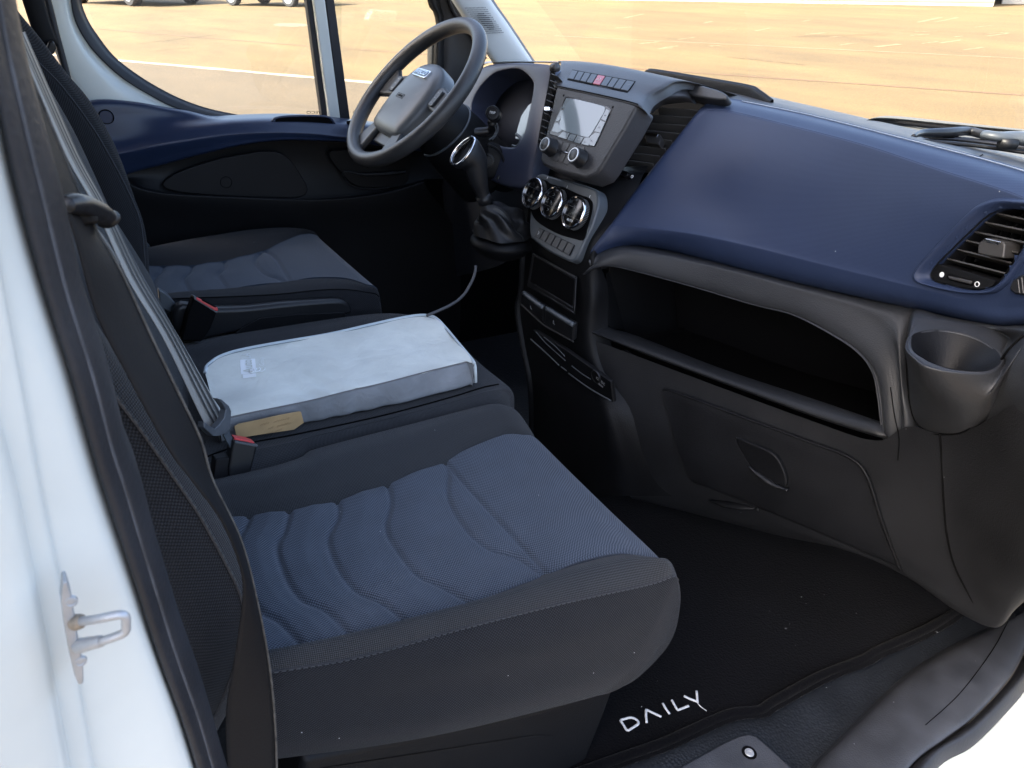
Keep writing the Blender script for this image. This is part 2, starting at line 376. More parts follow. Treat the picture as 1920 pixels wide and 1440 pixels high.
rg_ = random.Random(21); SCUFF = mat('pale scuffs', (.13, .094, .046), .9, var=.2, vscale=9); CRK = mat('crack fill', (.050, .030, .014), .9)
for i in range(26):     # pale scrape marks on the far side of the lot
    px, py = rg_.uniform(1150, 1880), rg_.uniform(28, 95); l_ = rg_.uniform(14, 46)
    strip('scrape_mark', (px, py), (px + l_, py - l_*rg_.uniform(.05, .22)), rg_.uniform(.05, .16), SCUFF, .0045, 0, 0, .03, 8)
for i in range(9):      # hairline cracks
    px, py = rg_.choice(((rg_.uniform(180, 580), rg_.uniform(30, 100)), (rg_.uniform(1050, 1850), rg_.uniform(60, 210)))); l_ = rg_.uniform(60, 170)
    strip('pavement_crack', (px, py), (px + l_, py + l_*rg_.uniform(-.12, .16)), .035, CRK, .0047, 0, 0, .06, 24)
def parked_car(p_rear, p_front, paint, label, grp):
    """hatchback standing on the lot, its near wheels at the two photo positions"""
    a, b = G.pt(*p_rear), G.pt(*p_front); mid = (a + b) / 2; fx = (b - a).normalized(); fy = GN.cross(fx)
    if fy.dot(CAM - mid) > 0: fy = -fy                    # fy points away from the camera
    o0 = mid + fy * .78; wb = (b - a).length; k = wb / 2.6
    L = lambda x, y, z: o0 + fx*(x*k) + fy*(y*k) + GN*(z*k)
    root = thing('parked_car', label, 'car', mid, grp)
    prof = [(-2.0, .28), (-2.08, .5), (-2.05, .85), (-1.9, .98), (-1.0, 1.0), (.85, .98), (1.75, .86), (2.05, .7), (2.1, .45), (2.0, .25), (1.66, .22), (1.62, .45), (1.3, .68), (.98, .45), (.94, .2), (-.94, .2), (-.98, .45), (-1.3, .68), (-1.62, .45), (-1.66, .24)]
    prism('body', [L(x, -.83, z) for x, z in prof], [L(x, .83, z) for x, z in prof], paint, root, .05, 3)
    cab = [(-1.85, .98), (-1.6, 1.4), (-1.2, 1.47), (-.1, 1.46), (.25, 1.4), (1.0, .97)]
    prism('roof', [L(x, -.74 + (.1 if z > 1.2 else 0), z) for x, z in cab], [L(x, .74 - (.1 if z > 1.2 else 0), z) for x, z in cab], paint, root, .05, 3)
    for s in (-1, 1):
        for q in ([(-1.5, 1.03), (-1.42, 1.33), (-.55, 1.38), (-.55, 1.03)], [(-.47, 1.03), (-.47, 1.38), (.12, 1.34), (.7, 1.03)]):
            prism('window', [L(x, s*(.70 - (.06 if z > 1.2 else 0)), z) for x, z in q], [L(x, s*(.765 - (.08 if z > 1.2 else 0)), z) for x, z in q], GLOSS, root, .01, 1)
        for wx in (-1.3, 1.3):
            c = L(wx, s * .72, .31); ax = fy * s
            wl = lathe('wheel', c, ax, [(.0, -.1*k), (.31*k, -.1*k), (.315*k, -.05*k), (.315*k, .06*k), (.29*k, .1*k), (.2*k, .1*k)], RUBBER, root, 40)
            lathe('rim', c, ax, [(0, .075*k), (.05*k, .085*k), (.06*k, .07*k), (.19*k, .085*k), (.205*k, .105*k), (.195*k, .06*k)], SILVER, wl, 30)
        for q, m_ in (([(1.7, .62), (2.0, .6), (2.02, .72), (1.75, .8)], CHROME), ([(-2.04, .66), (-1.9, .66), (-1.88, .9), (-2.02, .86)], RED)):
            prism('headlight' if m_ is CHROME else 'tail_light', [L(x, s*.6, z) for x, z in q], [L(x, s*.845, z) for x, z in q], m_, root, .01, 1)
    return root
SILP = mat('silver car paint', (.42, .42, .40), .3, .6, coat=.5); DKP = mat('dark car paint', (.05, .055, .06), .25, coat=.6)
parked_car((182, 5), (282, 10), SILP, 'silver parked car at the far left of the lot', 'cars parked across the lot')
parked_car((448, 10), (554, 12.5), DKP, 'dark parked car just left of the window bar', 'cars parked across the lot')
# white hall at the end of the lot
a, b = G.pt(1270, 3), G.pt(1862, 13); t = (b - a).normalized(); nb = GN.cross(t)
if nb.dot(CAM - a) > 0: nb = -nb
bd = thing('white_building', 'long white building with dark plinth line at the edge of the lot', 'building', a)
q = [a - t*30, b, b + nb*12, a - t*30 + nb*12]; HALL = mat('white wall render', (.30, .28, .235), .8, var=.04, vscale=1)
prism('wall', [p + GN*.0 for p in q], [p + GN*4 for p in q], HALL, bd, .02, 1, False)
q = [a - t*29.9 - nb*.03, b - t*.05 - nb*.03, b - t*.05 + nb*.1, a - t*29.9 + nb*.1]
prism('plinth', [p + GN*.16 for p in q], [p + GN*.26 for p in q], mat('plinth strip', (.16, .14, .10), .8), bd, 0, 1, False)
q = [b - t*1.1 - nb*.03, b - t*.35 - nb*.03, b - t*.35 + nb*.05, b - t*1.1 + nb*.05]
prism('notice_plate', [p + GN*.45 for p in q], [p + GN*.62 for p in q], mat('orange plate', (.5, .22, .05), .6), bd, 0, 1, False)
a2 = b + nb*2.5 + t*.3; q = [a2, a2 + t*24, a2 + t*24 + nb*10, a2 + nb*10]
ab = prism('white_annex', q, [p + GN*4 for p in q], mat('annex wall', (.40, .39, .36), .8, var=.03), None, .02, 1, False)
tag(ab, 'plain white annex right of the long building, standing farther back', 'building')

# ------------------------------------------------------------------ van body
van = thing('van_body', 'white painted van body with open passenger door frame in the foreground', 'van', (.0, -.9, 0))
SEALL = [(-50, -60), (-34, 60), (0, 225), (15, 300), (49, 435), (90, 574), (127, 690), (165, 825), (187, 900), (247, 1080), (292, 1219), (337, 1342), (367, 1440), (410, 1580)]
SEALR = [(22, -60), (32, 0), (49, 90), (75, 199), (101, 292), (124, 379), (154, 521), (165, 562), (210, 705), (240, 830), (266, 900), (300, 1027), (349, 1192), (394, 1324), (427, 1440), (470, 1580)]
sL, sR = C('y', SEALL, -.862), C('y', SEALR, -.84)
def between(A, B, f, off): A, B = rs(A, 60), rs(B, 60); return [p.lerp(q, f) + V(off) for p, q in zip(A, B)]
rg = C('y', SEALL, -.905)
sil = loft('door_seal', [between(sL, sR, -.05, (0, .02, 0)), between(sL, sR, .02, (0, -.006, 0)), between(sL, sR, .22, (0, -.013, 0)), between(sL, sR, .47, (0, -.010, 0)), between(sL, sR, .50, (0, -.007, 0)), between(sL, sR, .54, (0, -.011, 0)),
                      between(sL, sR, .78, (0, -.009, 0)), between(sL, sR, .97, (0, 0, 0)), between(sL, sR, 1.0, (0, .03, 0))], RUBBER, van, 80, 4)
# a pale line along the seal's lip
tube('seal_lip', between(sL, sR, .515, (0, -.0095, 0)), .0011, mat('pale rubber edge', (.075, .082, .095), .6, var=.5, vscale=30), van, 6)
pc = [between(sL, sL, 0, (.004, .02, 0)), between(sL, sL, 0, (0, .002, 0)),
      C('y', [(-75, -60), (-60, 60), (-24, 225), (25, 435), (100, 690), (160, 900), (220, 1080), (312, 1342), (385, 1580)], -.874),
      C('y', [(-110, -60), (-60, 225), (-10, 435), (40, 690), (90, 937), (140, 1180), (187, 1425), (215, 1580)], -.885),
      C('y', [(-120, -60), (-72, 225), (-20, 435), (30, 690), (78, 937), (128, 1180), (172, 1425), (200, 1580)], -.892),
      C('y', [(-180, -60), (-130, 225), (-80, 435), (-30, 690), (26, 900), (75, 1150), (130, 1440), (150, 1580)], -.900),
      C('y', [(-200, -60), (-150, 225), (-95, 435), (-45, 690), (10, 900), (60, 1150), (112, 1440), (130, 1580)], -.912),
      C('y', [(-420, -60), (-360, 300), (-300, 690), (-240, 1000), (-170, 1440), (-150, 1580)], -.945),
      C('y', [(-800, -60), (-720, 300), (-640, 690), (-560, 1000), (-480, 1440), (-460, 1580)], -1.0)]
loft('door_pillar', pc, PAINT, van, 60, 5)
# striker: plate, two bolts and the closing loop
FP = Fr(P(140, 1180, y=-.912), (P(240, 1165, y=-.912) - P(140, 1180, y=-.912)), P(120, 1085, y=-.912) - P(150, 1275, y=-.912))
stk = plate('door_striker', FP, [(116, 1085), (124, 1082), (133, 1110), (141, 1160), (147, 1200), (155, 1240), (156, 1272), (147, 1277), (139, 1260), (128, 1215), (118, 1160), (113, 1120)], -.006, .0035, STEEL, van, .001, 2)
for px, py in ((133, 1128), (151, 1240)): lathe('bolt', FP.pt(px, py, .003), FP.n, [(0, .0006), (.0018, .0004), (.0022, .0010), (.0030, .0008), (.0032, -.001)], STEEL, stk, 16)
lp = [FP.pt(146, 1166, .004), FP.pt(185, 1160, .016), FP.pt(222, 1153, .02), FP.pt(235, 1156, .0205), FP.pt(236, 1172, .0205), FP.pt(236, 1182, .0205), FP.pt(226, 1190, .02), FP.pt(190, 1202, .016), FP.pt(152, 1210, .004)]
tube('striker_loop', lp, .0023, STEEL, stk, 12, 50)
lathe('striker_collar', lp[0], lp[1] - lp[0], [(0, -.002), (.0042, -.002), (.0038, .002), (.0025, .004)], mat('rusty steel', (.30, .25, .19), .6, .4, var=.3, vscale=300), stk, 16)
lathe('striker_collar', lp[-1], lp[-2] - lp[-1], [(0, -.002), (.004, -.002), (.0038, .003), (.0030, .018), (.0024, .019)], STEEL, stk, 16)
# cab shell that shades the inside, unseen cargo body made tall for it: roof, cargo body, far pillar, nose
def box(name, x0, x1, y0, y1, z0, z1, m, par, bev=.01):
    return prism(name, [V((x, y, z0)) for x, y in ((x0, y0), (x1, y0), (x1, y1), (x0, y1))], [V((x, y, z1)) for x, y in ((x0, y0), (x1, y0), (x1, y1), (x0, y1))], m, par, bev, 2)
box('roof', -.5, .76, -.86, .93, 1.60, 1.66, PAINT, van, .03)
box('headliner', -.42, .74, -.82, .86, 1.575, 1.60, mat('grey headliner', (.22, .22, .215), .9), van)  # unseen, put in mid-grey to cut light bounced off the white roof
box('cargo_body', -4.6, -.46, -1.0, 1.0, -.35, 2.45, PAINT, van, .06)
box('bulkhead', -.455, -.42, -.9, .9, -.02, 1.6, BLACK, van)
box('door_post', -.42, -.12, .80, .93, -.02, 1.6, PAINT, van)
box('rear_corner', -.42, -.30, -.93, -.86, -.02, 1.6, PAINT, van)
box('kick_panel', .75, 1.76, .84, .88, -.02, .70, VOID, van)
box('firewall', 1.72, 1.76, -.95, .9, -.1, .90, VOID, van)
def xz(name, pts, y0, y1, m, bev=.01): return prism(name, [V((x, y0, z)) for x, z in pts], [V((x, y1, z)) for x, z in pts], m, van, bev, 2)
# near-side front pillar, sill and rear foot of the door opening, just outside the picture
xz('front_pillar', [(1.50, -.05), (1.80, -.05), (1.80, .98), (1.66, .98), (1.42, .60), (1.42, .25)], -1.07, -1.012, PAINT)
xz('front_pillar_liner', [(1.55, .0), (1.76, .0), (1.76, .93), (1.20, .93), (1.20, .52), (1.36, .30)], -1.010, -1.004, BLACK, .002)
xz('step_sill', [(-.46, -.40), (.62, -.40), (.62, -.03), (-.46, -.03)], -1.03, -.905, PAINT, .02)
xz('pillar_foot', [(-.46, -.03), (.02, -.03), (-.02, .50), (-.46, .50)], -1.0, -.87, PAINT, .02)
# far door post seen behind the driver's seat: pale strip and its rubber edge
loft('post_trim', [C('y', [(40, -60), (70, 0), (95, 75), (128, 160)], .80), C('y', [(62, -60), (86, 0), (108, 80), (134, 160)], .79)], PAINT, van, 16, 2)
tube('post_seal', C('y', [(70, -60), (89, 0), (104, 60), (122, 128), (130, 160)], .785), .0075, RUBBER, van, 8, 24)
# driver-side windscreen pillar trim with its speaker
ap = [C('y', [(760, -130), (846, 0), (872, 40), (897, 78), (925, 120), (945, 150)], .80), C('y', [(775, -130), (858, 0), (884, 40), (908, 78), (936, 120), (956, 150)], .775),
      C('y', [(825, -130), (905, 0), (935, 50), (985, 118), (1004, 150)], .765), C('y', [(838, -130), (919, 0), (950, 45), (996, 114), (1016, 145)], .785), C('y', [(841, -130), (922, 0), (953, 45), (999, 114), (1019, 145)], .85)]
apo = loft('windscreen_pillar_trim', ap, PILLAR, van, 40, 6)
loft('windscreen_seal', [C('y', [(838, -130), (919, 0), (950, 45), (997, 116)], .79), C('y', [(845, -130), (926, 0), (957, 45), (1004, 116)], .83)], RUBBER, van, 20, 2)
FA = Fr(P(905, 40, y=.767), P(946, 61, y=.767) - P(910, 13, y=.767), P(880, 14, y=.775) - P(912, 64, y=.772))
qs = [P(x, y, y=.768) for x, y in ((868, 13), (909, 12), (944, 62), (906, 64))]
vs_, fs = [], []
nA = (qs[1] - qs[0]).cross(qs[3] - qs[0]).normalized()
if nA.dot(CAM - qs[0]) < 0: nA = -nA
for i in range(16):
    for j in range(14):
        u, v = (i + .5 * (j % 2) + .25) / 16.5, (j + .5) / 14
        c = qs[0].lerp(qs[1], u).lerp(qs[3].lerp(qs[2], u), v) + nA * .0075
        dark = math.hypot((u - .52) * 1.2, v - .52) < .33; r = .0021 if dark else .0014; k0 = len(vs_)
        eu = (qs[1] - qs[0]).normalized(); ev = nA.cross(eu)
        for k in range(6): vs_.append(c + eu*r*math.cos(k*1.047) + ev*r*math.sin(k*1.047))
        fs.append(tuple(range(k0, k0+6)))
gr = mk('speaker_grille', vs_, fs, mat('grille holes', (.07, .075, .08), .8), apo, False); gr['kind'] = 'stuff'
# windscreen and the nose outside
loft('windscreen', [[V((1.70, y, .925 - .05*(y/.8)**2)) for y in (-.86, -.4, 0, .4, .86)], [V((.78, y*.95, 1.61)) for y in (-.86, -.4, 0, .4, .86)]], GLASS, van, 20, 6)
NOSE = mat('dusty cowl plastic', (.055, .057, .058), .75, tex=('noise', .006), bump=.0006, var=.12, vscale=20, dust=.5)
HOOD = mat('dusty bonnet paint', (.075, .09, .10), .5, tex=('noise', .004), bump=.0003, var=.12, vscale=14, dust=.3)
cw = [C('z', [(1560, 262), (1625, 262), (1783, 300), (1960, 380)], .90), C('z', [(1600, 240), (1700, 248), (1800, 256), (1990, 276)], .905), C('z', [(1612, 233), (1640, 230), (1788, 244), (1990, 262)], .91)]
loft('cowl', cw, NOSE, van, 30, 5)
loft('bonnet', [cw[2], C('z', [(1620, 230), (1650, 224), (1785, 238), (1990, 256)], .915)], HOOD, van, 30, 3)
loft('bonnet_edge', [C('z', [(1620, 230), (1650, 224), (1785, 238), (1990, 256)], .914), C('z', [(1625, 229), (1663, 217), (1783, 228), (1990, 250)], .90), C('z', [(1640, 236), (1668, 219), (1783, 231), (1990, 254)], .6)], NOSE, van, 30, 4)
tube('bonnet_gap', C('z', [(1622, 231), (1650, 226), (1786, 241), (1990, 259)], .917), .004, VOID, van, 6, 20)
wp = tube('wiper', C('z', [(1712, 256), (1722, 251), (1735, 249), (1780, 248), (1815, 246), (1835, 250), (1852, 254)], .945), [.004, .006, .008, .009, .01, .009, .009], SOFT, van, 8, 30)
tube('wiper_arm', C('z', [(1846, 252), (1868, 256), (1900, 258), (1960, 264)], .955), [.014, .016, .022, .024], SILK, wp, 10, 16, flat=.6)
tube('wiper_clip', C('z', [(1874, 268), (1905, 271)], .945), .011, SOFT, wp, 8)
for k, (dz, r) in enumerate(((0, .007), (.0, .004))):
    tube('wiper_blade', C('z', [(1730, 257 + 7*k), (1800, 263 + 7*k), (1860, 270 + 7*k), (1990, 288 + 8*k)], .93), r, GLOSS if k == 0 else SOFT, wp, 8, 24)
# floor and sill
cf = box('cab_floor', -.44, 1.74, -.90, .88, -.03, -.006, FLOOR, None, .004); cf['kind'] = 'structure'
SILLP = mat('scuffed sill plastic', (.036, .038, .043), .5, spec=.4, tex=('leather', .003), bump=.0003, var=.28, vscale=16, rvar=.1, dust=.12)
s0 = C('z', [(1440, 1560), (1522, 1440), (1560, 1400), (1596, 1364), (1692, 1272), (1762, 1224), (1863, 1171), (1900, 1150)], 0)
s1 = C('z', [(1470, 1560), (1545, 1440), (1585, 1400), (1625, 1362), (1715, 1280), (1785, 1232), (1868, 1180), (1905, 1155)], .028)
s2 = C('z', [(1600, 1580), (1690, 1440), (1760, 1380), (1815, 1340), (1880, 1270), (1912, 1220), (1925, 1180), (1935, 1140)], .035)
s3 = C('z', [(1610, 1580), (1701, 1440), (1772, 1385), (1824, 1342), (1889, 1272), (1918, 1222), (1932, 1180), (1942, 1140)], .018)
loft('sill_trim', [[p - V((0, -.01, .02)) for p in s0], s0, s1, s2, s3, [p - V((0, 0, .02)) for p in s3]], SILLP, van, 50, 6)
tube('sill_seam', C('z', [(1735, 1360), (1800, 1300), (1860, 1220), (1890, 1165)], .0345), .0011, VOID, van, 5, 24)
e0 = C('z', [(1614, 1580), (1706, 1440), (1776, 1387), (1829, 1345), (1893, 1276), (1923, 1224), (1955, 1160)], .012)
e1 = C('z', [(1675, 1580), (1756, 1440), (1826, 1394), (1891, 1329), (1930, 1280), (1975, 1200)], .012)
loft('sill_seal', [[p + V((0, 0, -.02)) for p in e0], e0, [a_.lerp(b_, .5) + V((0, 0, .022)) for a_, b_ in zip(rs(e0, 30), rs(e1, 30))], e1, [p + V((0, 0, -.03)) for p in e1]], RUBBER, van, 50, 5)
f1 = C('z', [(1755, 1640), (1835, 1530), (1900, 1440), (1960, 1380), (2040, 1290)], -.02)
loft('sill_panel', [[p + V((0, .005, -.012)) for p in e1], [p + V((0, -.012, -.006)) for p in e1], f1, [p + V((0, -.02, -.3)) for p in f1]], PAINT, van, 40, 5)
# scuff plate with its screw
FPL = Fr(P(1400, 1410, z=.004), (1, 0, 0), (0, 1, 0))
sp = plate('scuff_plate', FPL, [(1235, 1465), (1300, 1428), (1360, 1395), (1385, 1384), (1400, 1381), (1415, 1384), (1430, 1396), (1465, 1428), (1510, 1470), (1510, 1560), (1235, 1560)], 0, .007, SILLP, van, .003, 3)
lathe('screw', FPL.pt(1405, 1411, .007), FPL.n, [(0, .0005), (.003, .0006), (.0032, .0018), (.0072, .0014), (.008, 0)], STEEL, sp, 20)
lathe('screw_recess', FPL.pt(1405, 1411, .0074), FPL.n, [(.0085, 0), (.0125, .0003), (.0135, -.001)], VOID, sp, 20)
# ------------------------------------------------------------------ driver's door
door = thing('driver_door', 'driver door seen from inside, blue armrest and black pocket below the window', 'door', (.6, .85, 0))
so_ = [(118, -150), (128, -60), (133, 0), (142, 41), (165, 82), (195, 116), (232, 148), (277, 176), (322, 199), (375, 217), (412, 225), (440, 232)]
si_ = [(136, -150), (145, -60), (152, 0), (165, 37), (184, 67), (210, 101), (240, 127), (285, 157), (337, 184), (394, 204), (465, 218), (520, 226)]
fo_ = [(70, -150), (84, -60), (92, 0), (98, 40), (112, 90), (130, 140), (160, 192), (200, 222), (270, 232), (330, 236), (390, 238), (430, 240)]
fa = C('y', so_, .842); fb = C('y', fo_, .835)
loft('door_frame', [[p + V((0, .03, 0)) for p in fb], fb, [a_.lerp(b_, .35) + V((0, -.009, 0)) for a_, b_ in zip(rs(fb, 40), rs(fa, 40))], [a_.lerp(b_, .72) + V((0, -.009, 0)) for a_, b_ in zip(rs(fb, 40), rs(fa, 40))], [a_.lerp(b_, .9) + V((0, .002, 0)) for a_, b_ in zip(rs(fb, 40), rs(fa, 40))], fa], PAINT, door, 60, 5)
a_, b_ = rs(fa, 50), rs(C('y', si_, .862), 50)
loft('window_seal', [[p + V((0, .01, 0)) for p in a_], [p + V((0, -.004, 0)) for p in a_], [p.lerp(q, .5) + V((0, -.006, 0)) for p, q in zip(a_, b_)], [p.lerp(q, .8) for p, q in zip(a_, b_)], b_], RUBBER, door, 60, 4)
def post(name, l0, l1, y0, y1, m, bev=.003):
    q = [P(l0[0], -150, y=y0), P(l0[1], -150, y=y0), P(l1[1], 232, y=y0), P(l1[0], 232, y=y0)]
    return prism(name, [p + V((0, y1 - y0, 0)) for p in q], q, m, door, bev, 2)
post('divider_seal', (555, 568), (605.5, 619), .850, .875, RUBBER)
post('window_divider', (567, 591), (618, 640.5), .838, .88, PAINT, .006)
post('divider_seal', (592, 607), (640, 658), .846, .875, RUBBER)
g = [P(120, -150, y=.868), P(640, -150, y=.868), P(640, 240, y=.868), P(440, 240, y=.868), P(200, 130, y=.868)]
prism('window_pane', g, [p + V((0, .005, 0)) for p in g], GLASS, door, 0, 1, False)
g = [P(585, -150, y=.869), P(815, -150, y=.869), P(830, 240, y=.869), P(640, 240, y=.869)]
prism('quarter_pane', g, [p + V((0, .005, 0)) for p in g], GLASS, door, 0, 1, False)
FG = Fr(P(590, 211, y=.866), (1, 0, 0), (0, 0, 1)); DK = mat('glass print', (.03, .03, .03), .8)
text('glass_mark', 'IVECO', FG, 0, 0, .011, DK, door, mirror=True, sx=1.5)

p_ = FG.loc(P(676, 210, y=.866)); text('glass_mark', 'IVECO', FG, p_[0], p_[1], .011, DK, door, mirror=True, sx=1.5)


# front of the window: black frame, sail trim and the mirror arm outside
loft('front_window_frame', [C('y', [(775, -150), (801, 0), (812, 22), (817, 45), (814, 70), (812, 150), (811, 190)], .86), C('y', [(787, -150), (813, 0), (822, 22), (826, 45), (824, 70), (822, 150), (821, 190)], .845), C('y', [(800, -150), (826, 0), (832, 22), (835, 45), (834, 80), (833, 150), (832, 190)], .86)], SOFT, door, 30, 4)
SAIL = mat('sail trim plastic', (.030, .028, .027), .55, tex=('noise', .002), bump=.0002, var=.1)
loft('sail_trim', [C('y', [(790, -150), (822, 0), (832, 40), (832, 90), (831, 160)], .858), C('y', [(800, -150), (840, 0), (850, 40), (850, 95), (850, 160)], .846), C('y', [(815, -150), (870, 30), (890, 80), (905, 120), (915, 170)], .846)], SAIL, door, 24, 4)
tube('sail_rib', C('y', [(812, -150), (842, 5), (880, 60), (910, 110)], .838), .006, SOFT, door, 8, 20)
mr = thing('door_mirror', 'black outside mirror housing edge beyond the driver window', 'mirror', P(810, 120, y=1.05))
loft('mirror_housing', [C('y', [(809, 62), (804, 80), (803, 110), (804, 142), (808, 158)], 1.05), C('y', [(815, 52), (812, 80), (811, 110), (812, 142), (816, 164)], 1.01), C('y', [(826, 50), (826, 80), (826, 110), (826, 145), (828, 168)], 1.05)], SOFT, mr, 24, 5, thick=.006)
# armrest: blue upper part
r0 = C('y', [(163, 196, 0.8050), (178, 191, 0.8050), (210, 190, 0.8050), (262, 195, 0.8050), (307, 203, 0.8050), (356, 211, 0.8050), (405, 221, 0.8050), (465, 218, 0.8050), (560, 217, 0.8050), (660, 226, 0.8000), (740, 236, 0.8000), (830, 250, 0.8000)])
r1 = C('y', [(185, 225, 0.7980), (205, 222, 0.7980), (240, 219, 0.7980), (290, 222, 0.7960), (340, 224, 0.7920), (395, 226, 0.7800), (440, 224, 0.7743), (500, 222, 0.7686), (570, 223, 0.7657), (660, 231, 0.7629), (740, 240, 0.7629), (830, 254, 0.7629)])
r2 = C('y', [(205, 262, 0.7920), (225, 262, 0.7900), (260, 258, 0.7850), (300, 250, 0.7771), (345, 242, 0.7686), (400, 234, 0.7600), (450, 230, 0.7543), (510, 229, 0.7486), (580, 231, 0.7457), (660, 238, 0.7457), (740, 248, 0.7457), (830, 262, 0.7457)])
r3 = C('y', [(216, 285, 0.7743), (240, 281, 0.7714), (281, 272, 0.7657), (320, 265, 0.7600), (356, 259, 0.7543), (400, 252, 0.7457), (440, 247, 0.7411), (506, 244, 0.7350), (580, 246, 0.7320), (652, 254, 0.7300), (740, 264, 0.7300), (830, 278, 0.7300)])
r3b = [p + V((0, -.004, -.006)) for p in r3]
r4 = C('y', [(232, 328, .795), (260, 319, .79), (300, 309, .783), (337, 299, .776), (375, 289, .765), (412, 280, .755), (450, 272, .748), (506, 264, .742), (560, 262, .738), (652, 266, .735), (740, 276, .735), (830, 290, .735)])
arm = loft('armrest', [[p + V((0, .03, 0)) for p in r0], r0, r1, r2, r3, r3b, [a_.lerp(b_, .6) for a_, b_ in zip(r3b, r4)], r4, [p + V((0, .02, -.004)) for p in r4], [p + V((0, .09, -.004)) for p in r4]], BLUE2, door, 70, 4)
FD = Fr(P(199, 219, y=.7985), (1, 0, 0), (0, 0, 1))
lathe('screw_cap', FD.uv(0, 0, 0), FD.n, [(0, .0022), (.0135, .0022), (.0145, .0012), (.015, -.004)], BLUE2, door, 28)
tube('cap_groove', [FD.uv(.0158*math.cos(k*.2618), .0158*math.sin(k*.2618), .0012) for k in range(24)], .0013, VOID, door, 6, 0, True)
# grab recess and window switch in the armrest top
top = lambda px, py, dz=.0: P(px, py, y=.775) + V((0, 0, dz))
FT = Fr(P(570, 228, y=.775), P(620, 232, y=.772) - P(515, 227, y=.775), (0, .5, .45))
rim_ = [(511, 226), (520, 221), (540, 218.5), (580, 217.5), (610, 219), (622, 224), (628, 236), (620, 239), (590, 236), (550, 235), (520, 234)]
ghr = [P(a, b, y=.752) for a, b in rim_]
tube('grab_rim', ghr, .0035, BLUE2, door, 8, 50, True)
gq = rs([p.lerp(sum(ghr, V())/len(ghr), .06) + V((0, -.003, .001)) for p in ghr], 40, True)
mk('grab_recess', gq, [tuple(range(40))], VOID, door, False)
sw = [P(a, b, y=.752) for a, b in ((649, 228), (657, 227), (667, 238), (658, 240))]
prism('window_switch', [p + V((0, .002, -.004)) for p in sw], [p + V((0, -.003, .003)) for p in sw], GLOSS, door, .001, 1)
# lower trim: pocket, lip, release handle
DLOW = mat('black door plastic', (.005, .0053, .0063), .5, spec=.22, tex=('noise', .0025), bump=.0003, var=.12)
lw = [C('y', [(225, 322, .82), (300, 300, .82), (412, 272, .82), (560, 255, .82), (740, 266, .82), (880, 290, .82)]),
      C('y', [(230, 335, .815), (300, 330, .82), (420, 322, .825), (560, 315, .825), (740, 320, .82), (880, 330, .81)]),
      C('y', [(238, 338, .79), (262, 352, .795), (320, 362, .80), (450, 368, .80), (600, 371, .80), (720, 358, .80), (800, 335, .80)]),
      C('y', [(238, 342, .77), (262, 356, .772), (320, 366, .775), (450, 372.5, .775), (600, 376, .775), (720, 363, .775), (800, 340, .775)]),
      C('y', [(240, 352, .766), (262, 364, .768), (320, 374, .77), (450, 381, .77), (600, 385, .77), (720, 374, .77), (800, 352, .77)]),
      C('y', [(240, 470, .80), (320, 480, .80), (450, 490, .80), (600, 490, .80), (720, 480, .80), (860, 460, .80)]),
      C('y', [(240, 760, .80), (400, 760, .80), (600, 740, .80), (860, 700, .80)])]
loft('lower_trim', lw, DLOW, door, 60, 5)
pk = [(303, 346), (320, 330), (350, 316), (412, 297), (470, 286), (500, 283), (525, 286), (545, 300), (562, 325), (577, 354), (566, 368), (530, 371), (450, 369), (360, 363), (318, 356)]
FDP = Fr(P(440, 330, y=.80), (1, 0, 0), (0, 0, 1)); PKM = mat('pocket cover', (.0085, .0085, .0095), .6, spec=.25, tex=('noise', .003), bump=.0003, var=.15)
plate('pocket_cover', FDP, pk, -.01, .004, PKM, door, .004, 2, 60)
c_ = FDP.pt(424, 342, .0045); tube('cap_groove', [c_ + V((.0145*math.cos(k*.2618), 0, .0145*math.sin(k*.2618))) for k in range(24)], .0009, VOID, door, 6, 0, True)
plate('handle_recess', FDP, [(617, 284), (630, 281), (700, 280), (760, 290), (760, 345), (690, 352), (660, 345), (640, 325), (620, 300)], -.008, .003, DLOW, door, .004, 2, 50)
tube('door_release', [FDP.pt(a, b, .012) for a, b in ((641, 322), (660, 323), (680, 327), (720, 326), (760, 322))], [.002, .004, .006, .007, .005], SOFT, door, 8, 24)
tube('recess_edge', [FDP.pt(a, b, .005) for a, b in ((641, 326), (652, 342), (668, 351), (690, 354), (730, 352))], .0018, SOFT, door, 6, 24)

# ------------------------------------------------------------------ seats
def mean(A, B, f, off=(0, 0, 0), n=40): return [p.lerp(q, f) + V(off) for p, q in zip(rs(A, n), rs(B, n))]
def seg_d(p, poly):
    best = 9
    for a, b in zip(poly, poly[1:]):
        ab = (b[0]-a[0], b[1]-a[1]); ap_ = (p.x-a[0], p.y-a[1]); l = ab[0]**2 + ab[1]**2
        t = max(0, min(1, (ap_[0]*ab[0] + ap_[1]*ab[1]) / l)) if l else 0
        d = math.hypot(ap_[0]-ab[0]*t, ap_[1]-ab[1]*t)
        if d < best: best = d
    return best
def quilt(polys, depth, wid, pil):
    def f(p):
        d = min(seg_d(p, q) for q in polys)
        return V((p.x, p.y, p.z + pil*(1 - math.exp(-(d/.03)**2)) - depth*math.exp(-(d/wid)**2)))
    return f
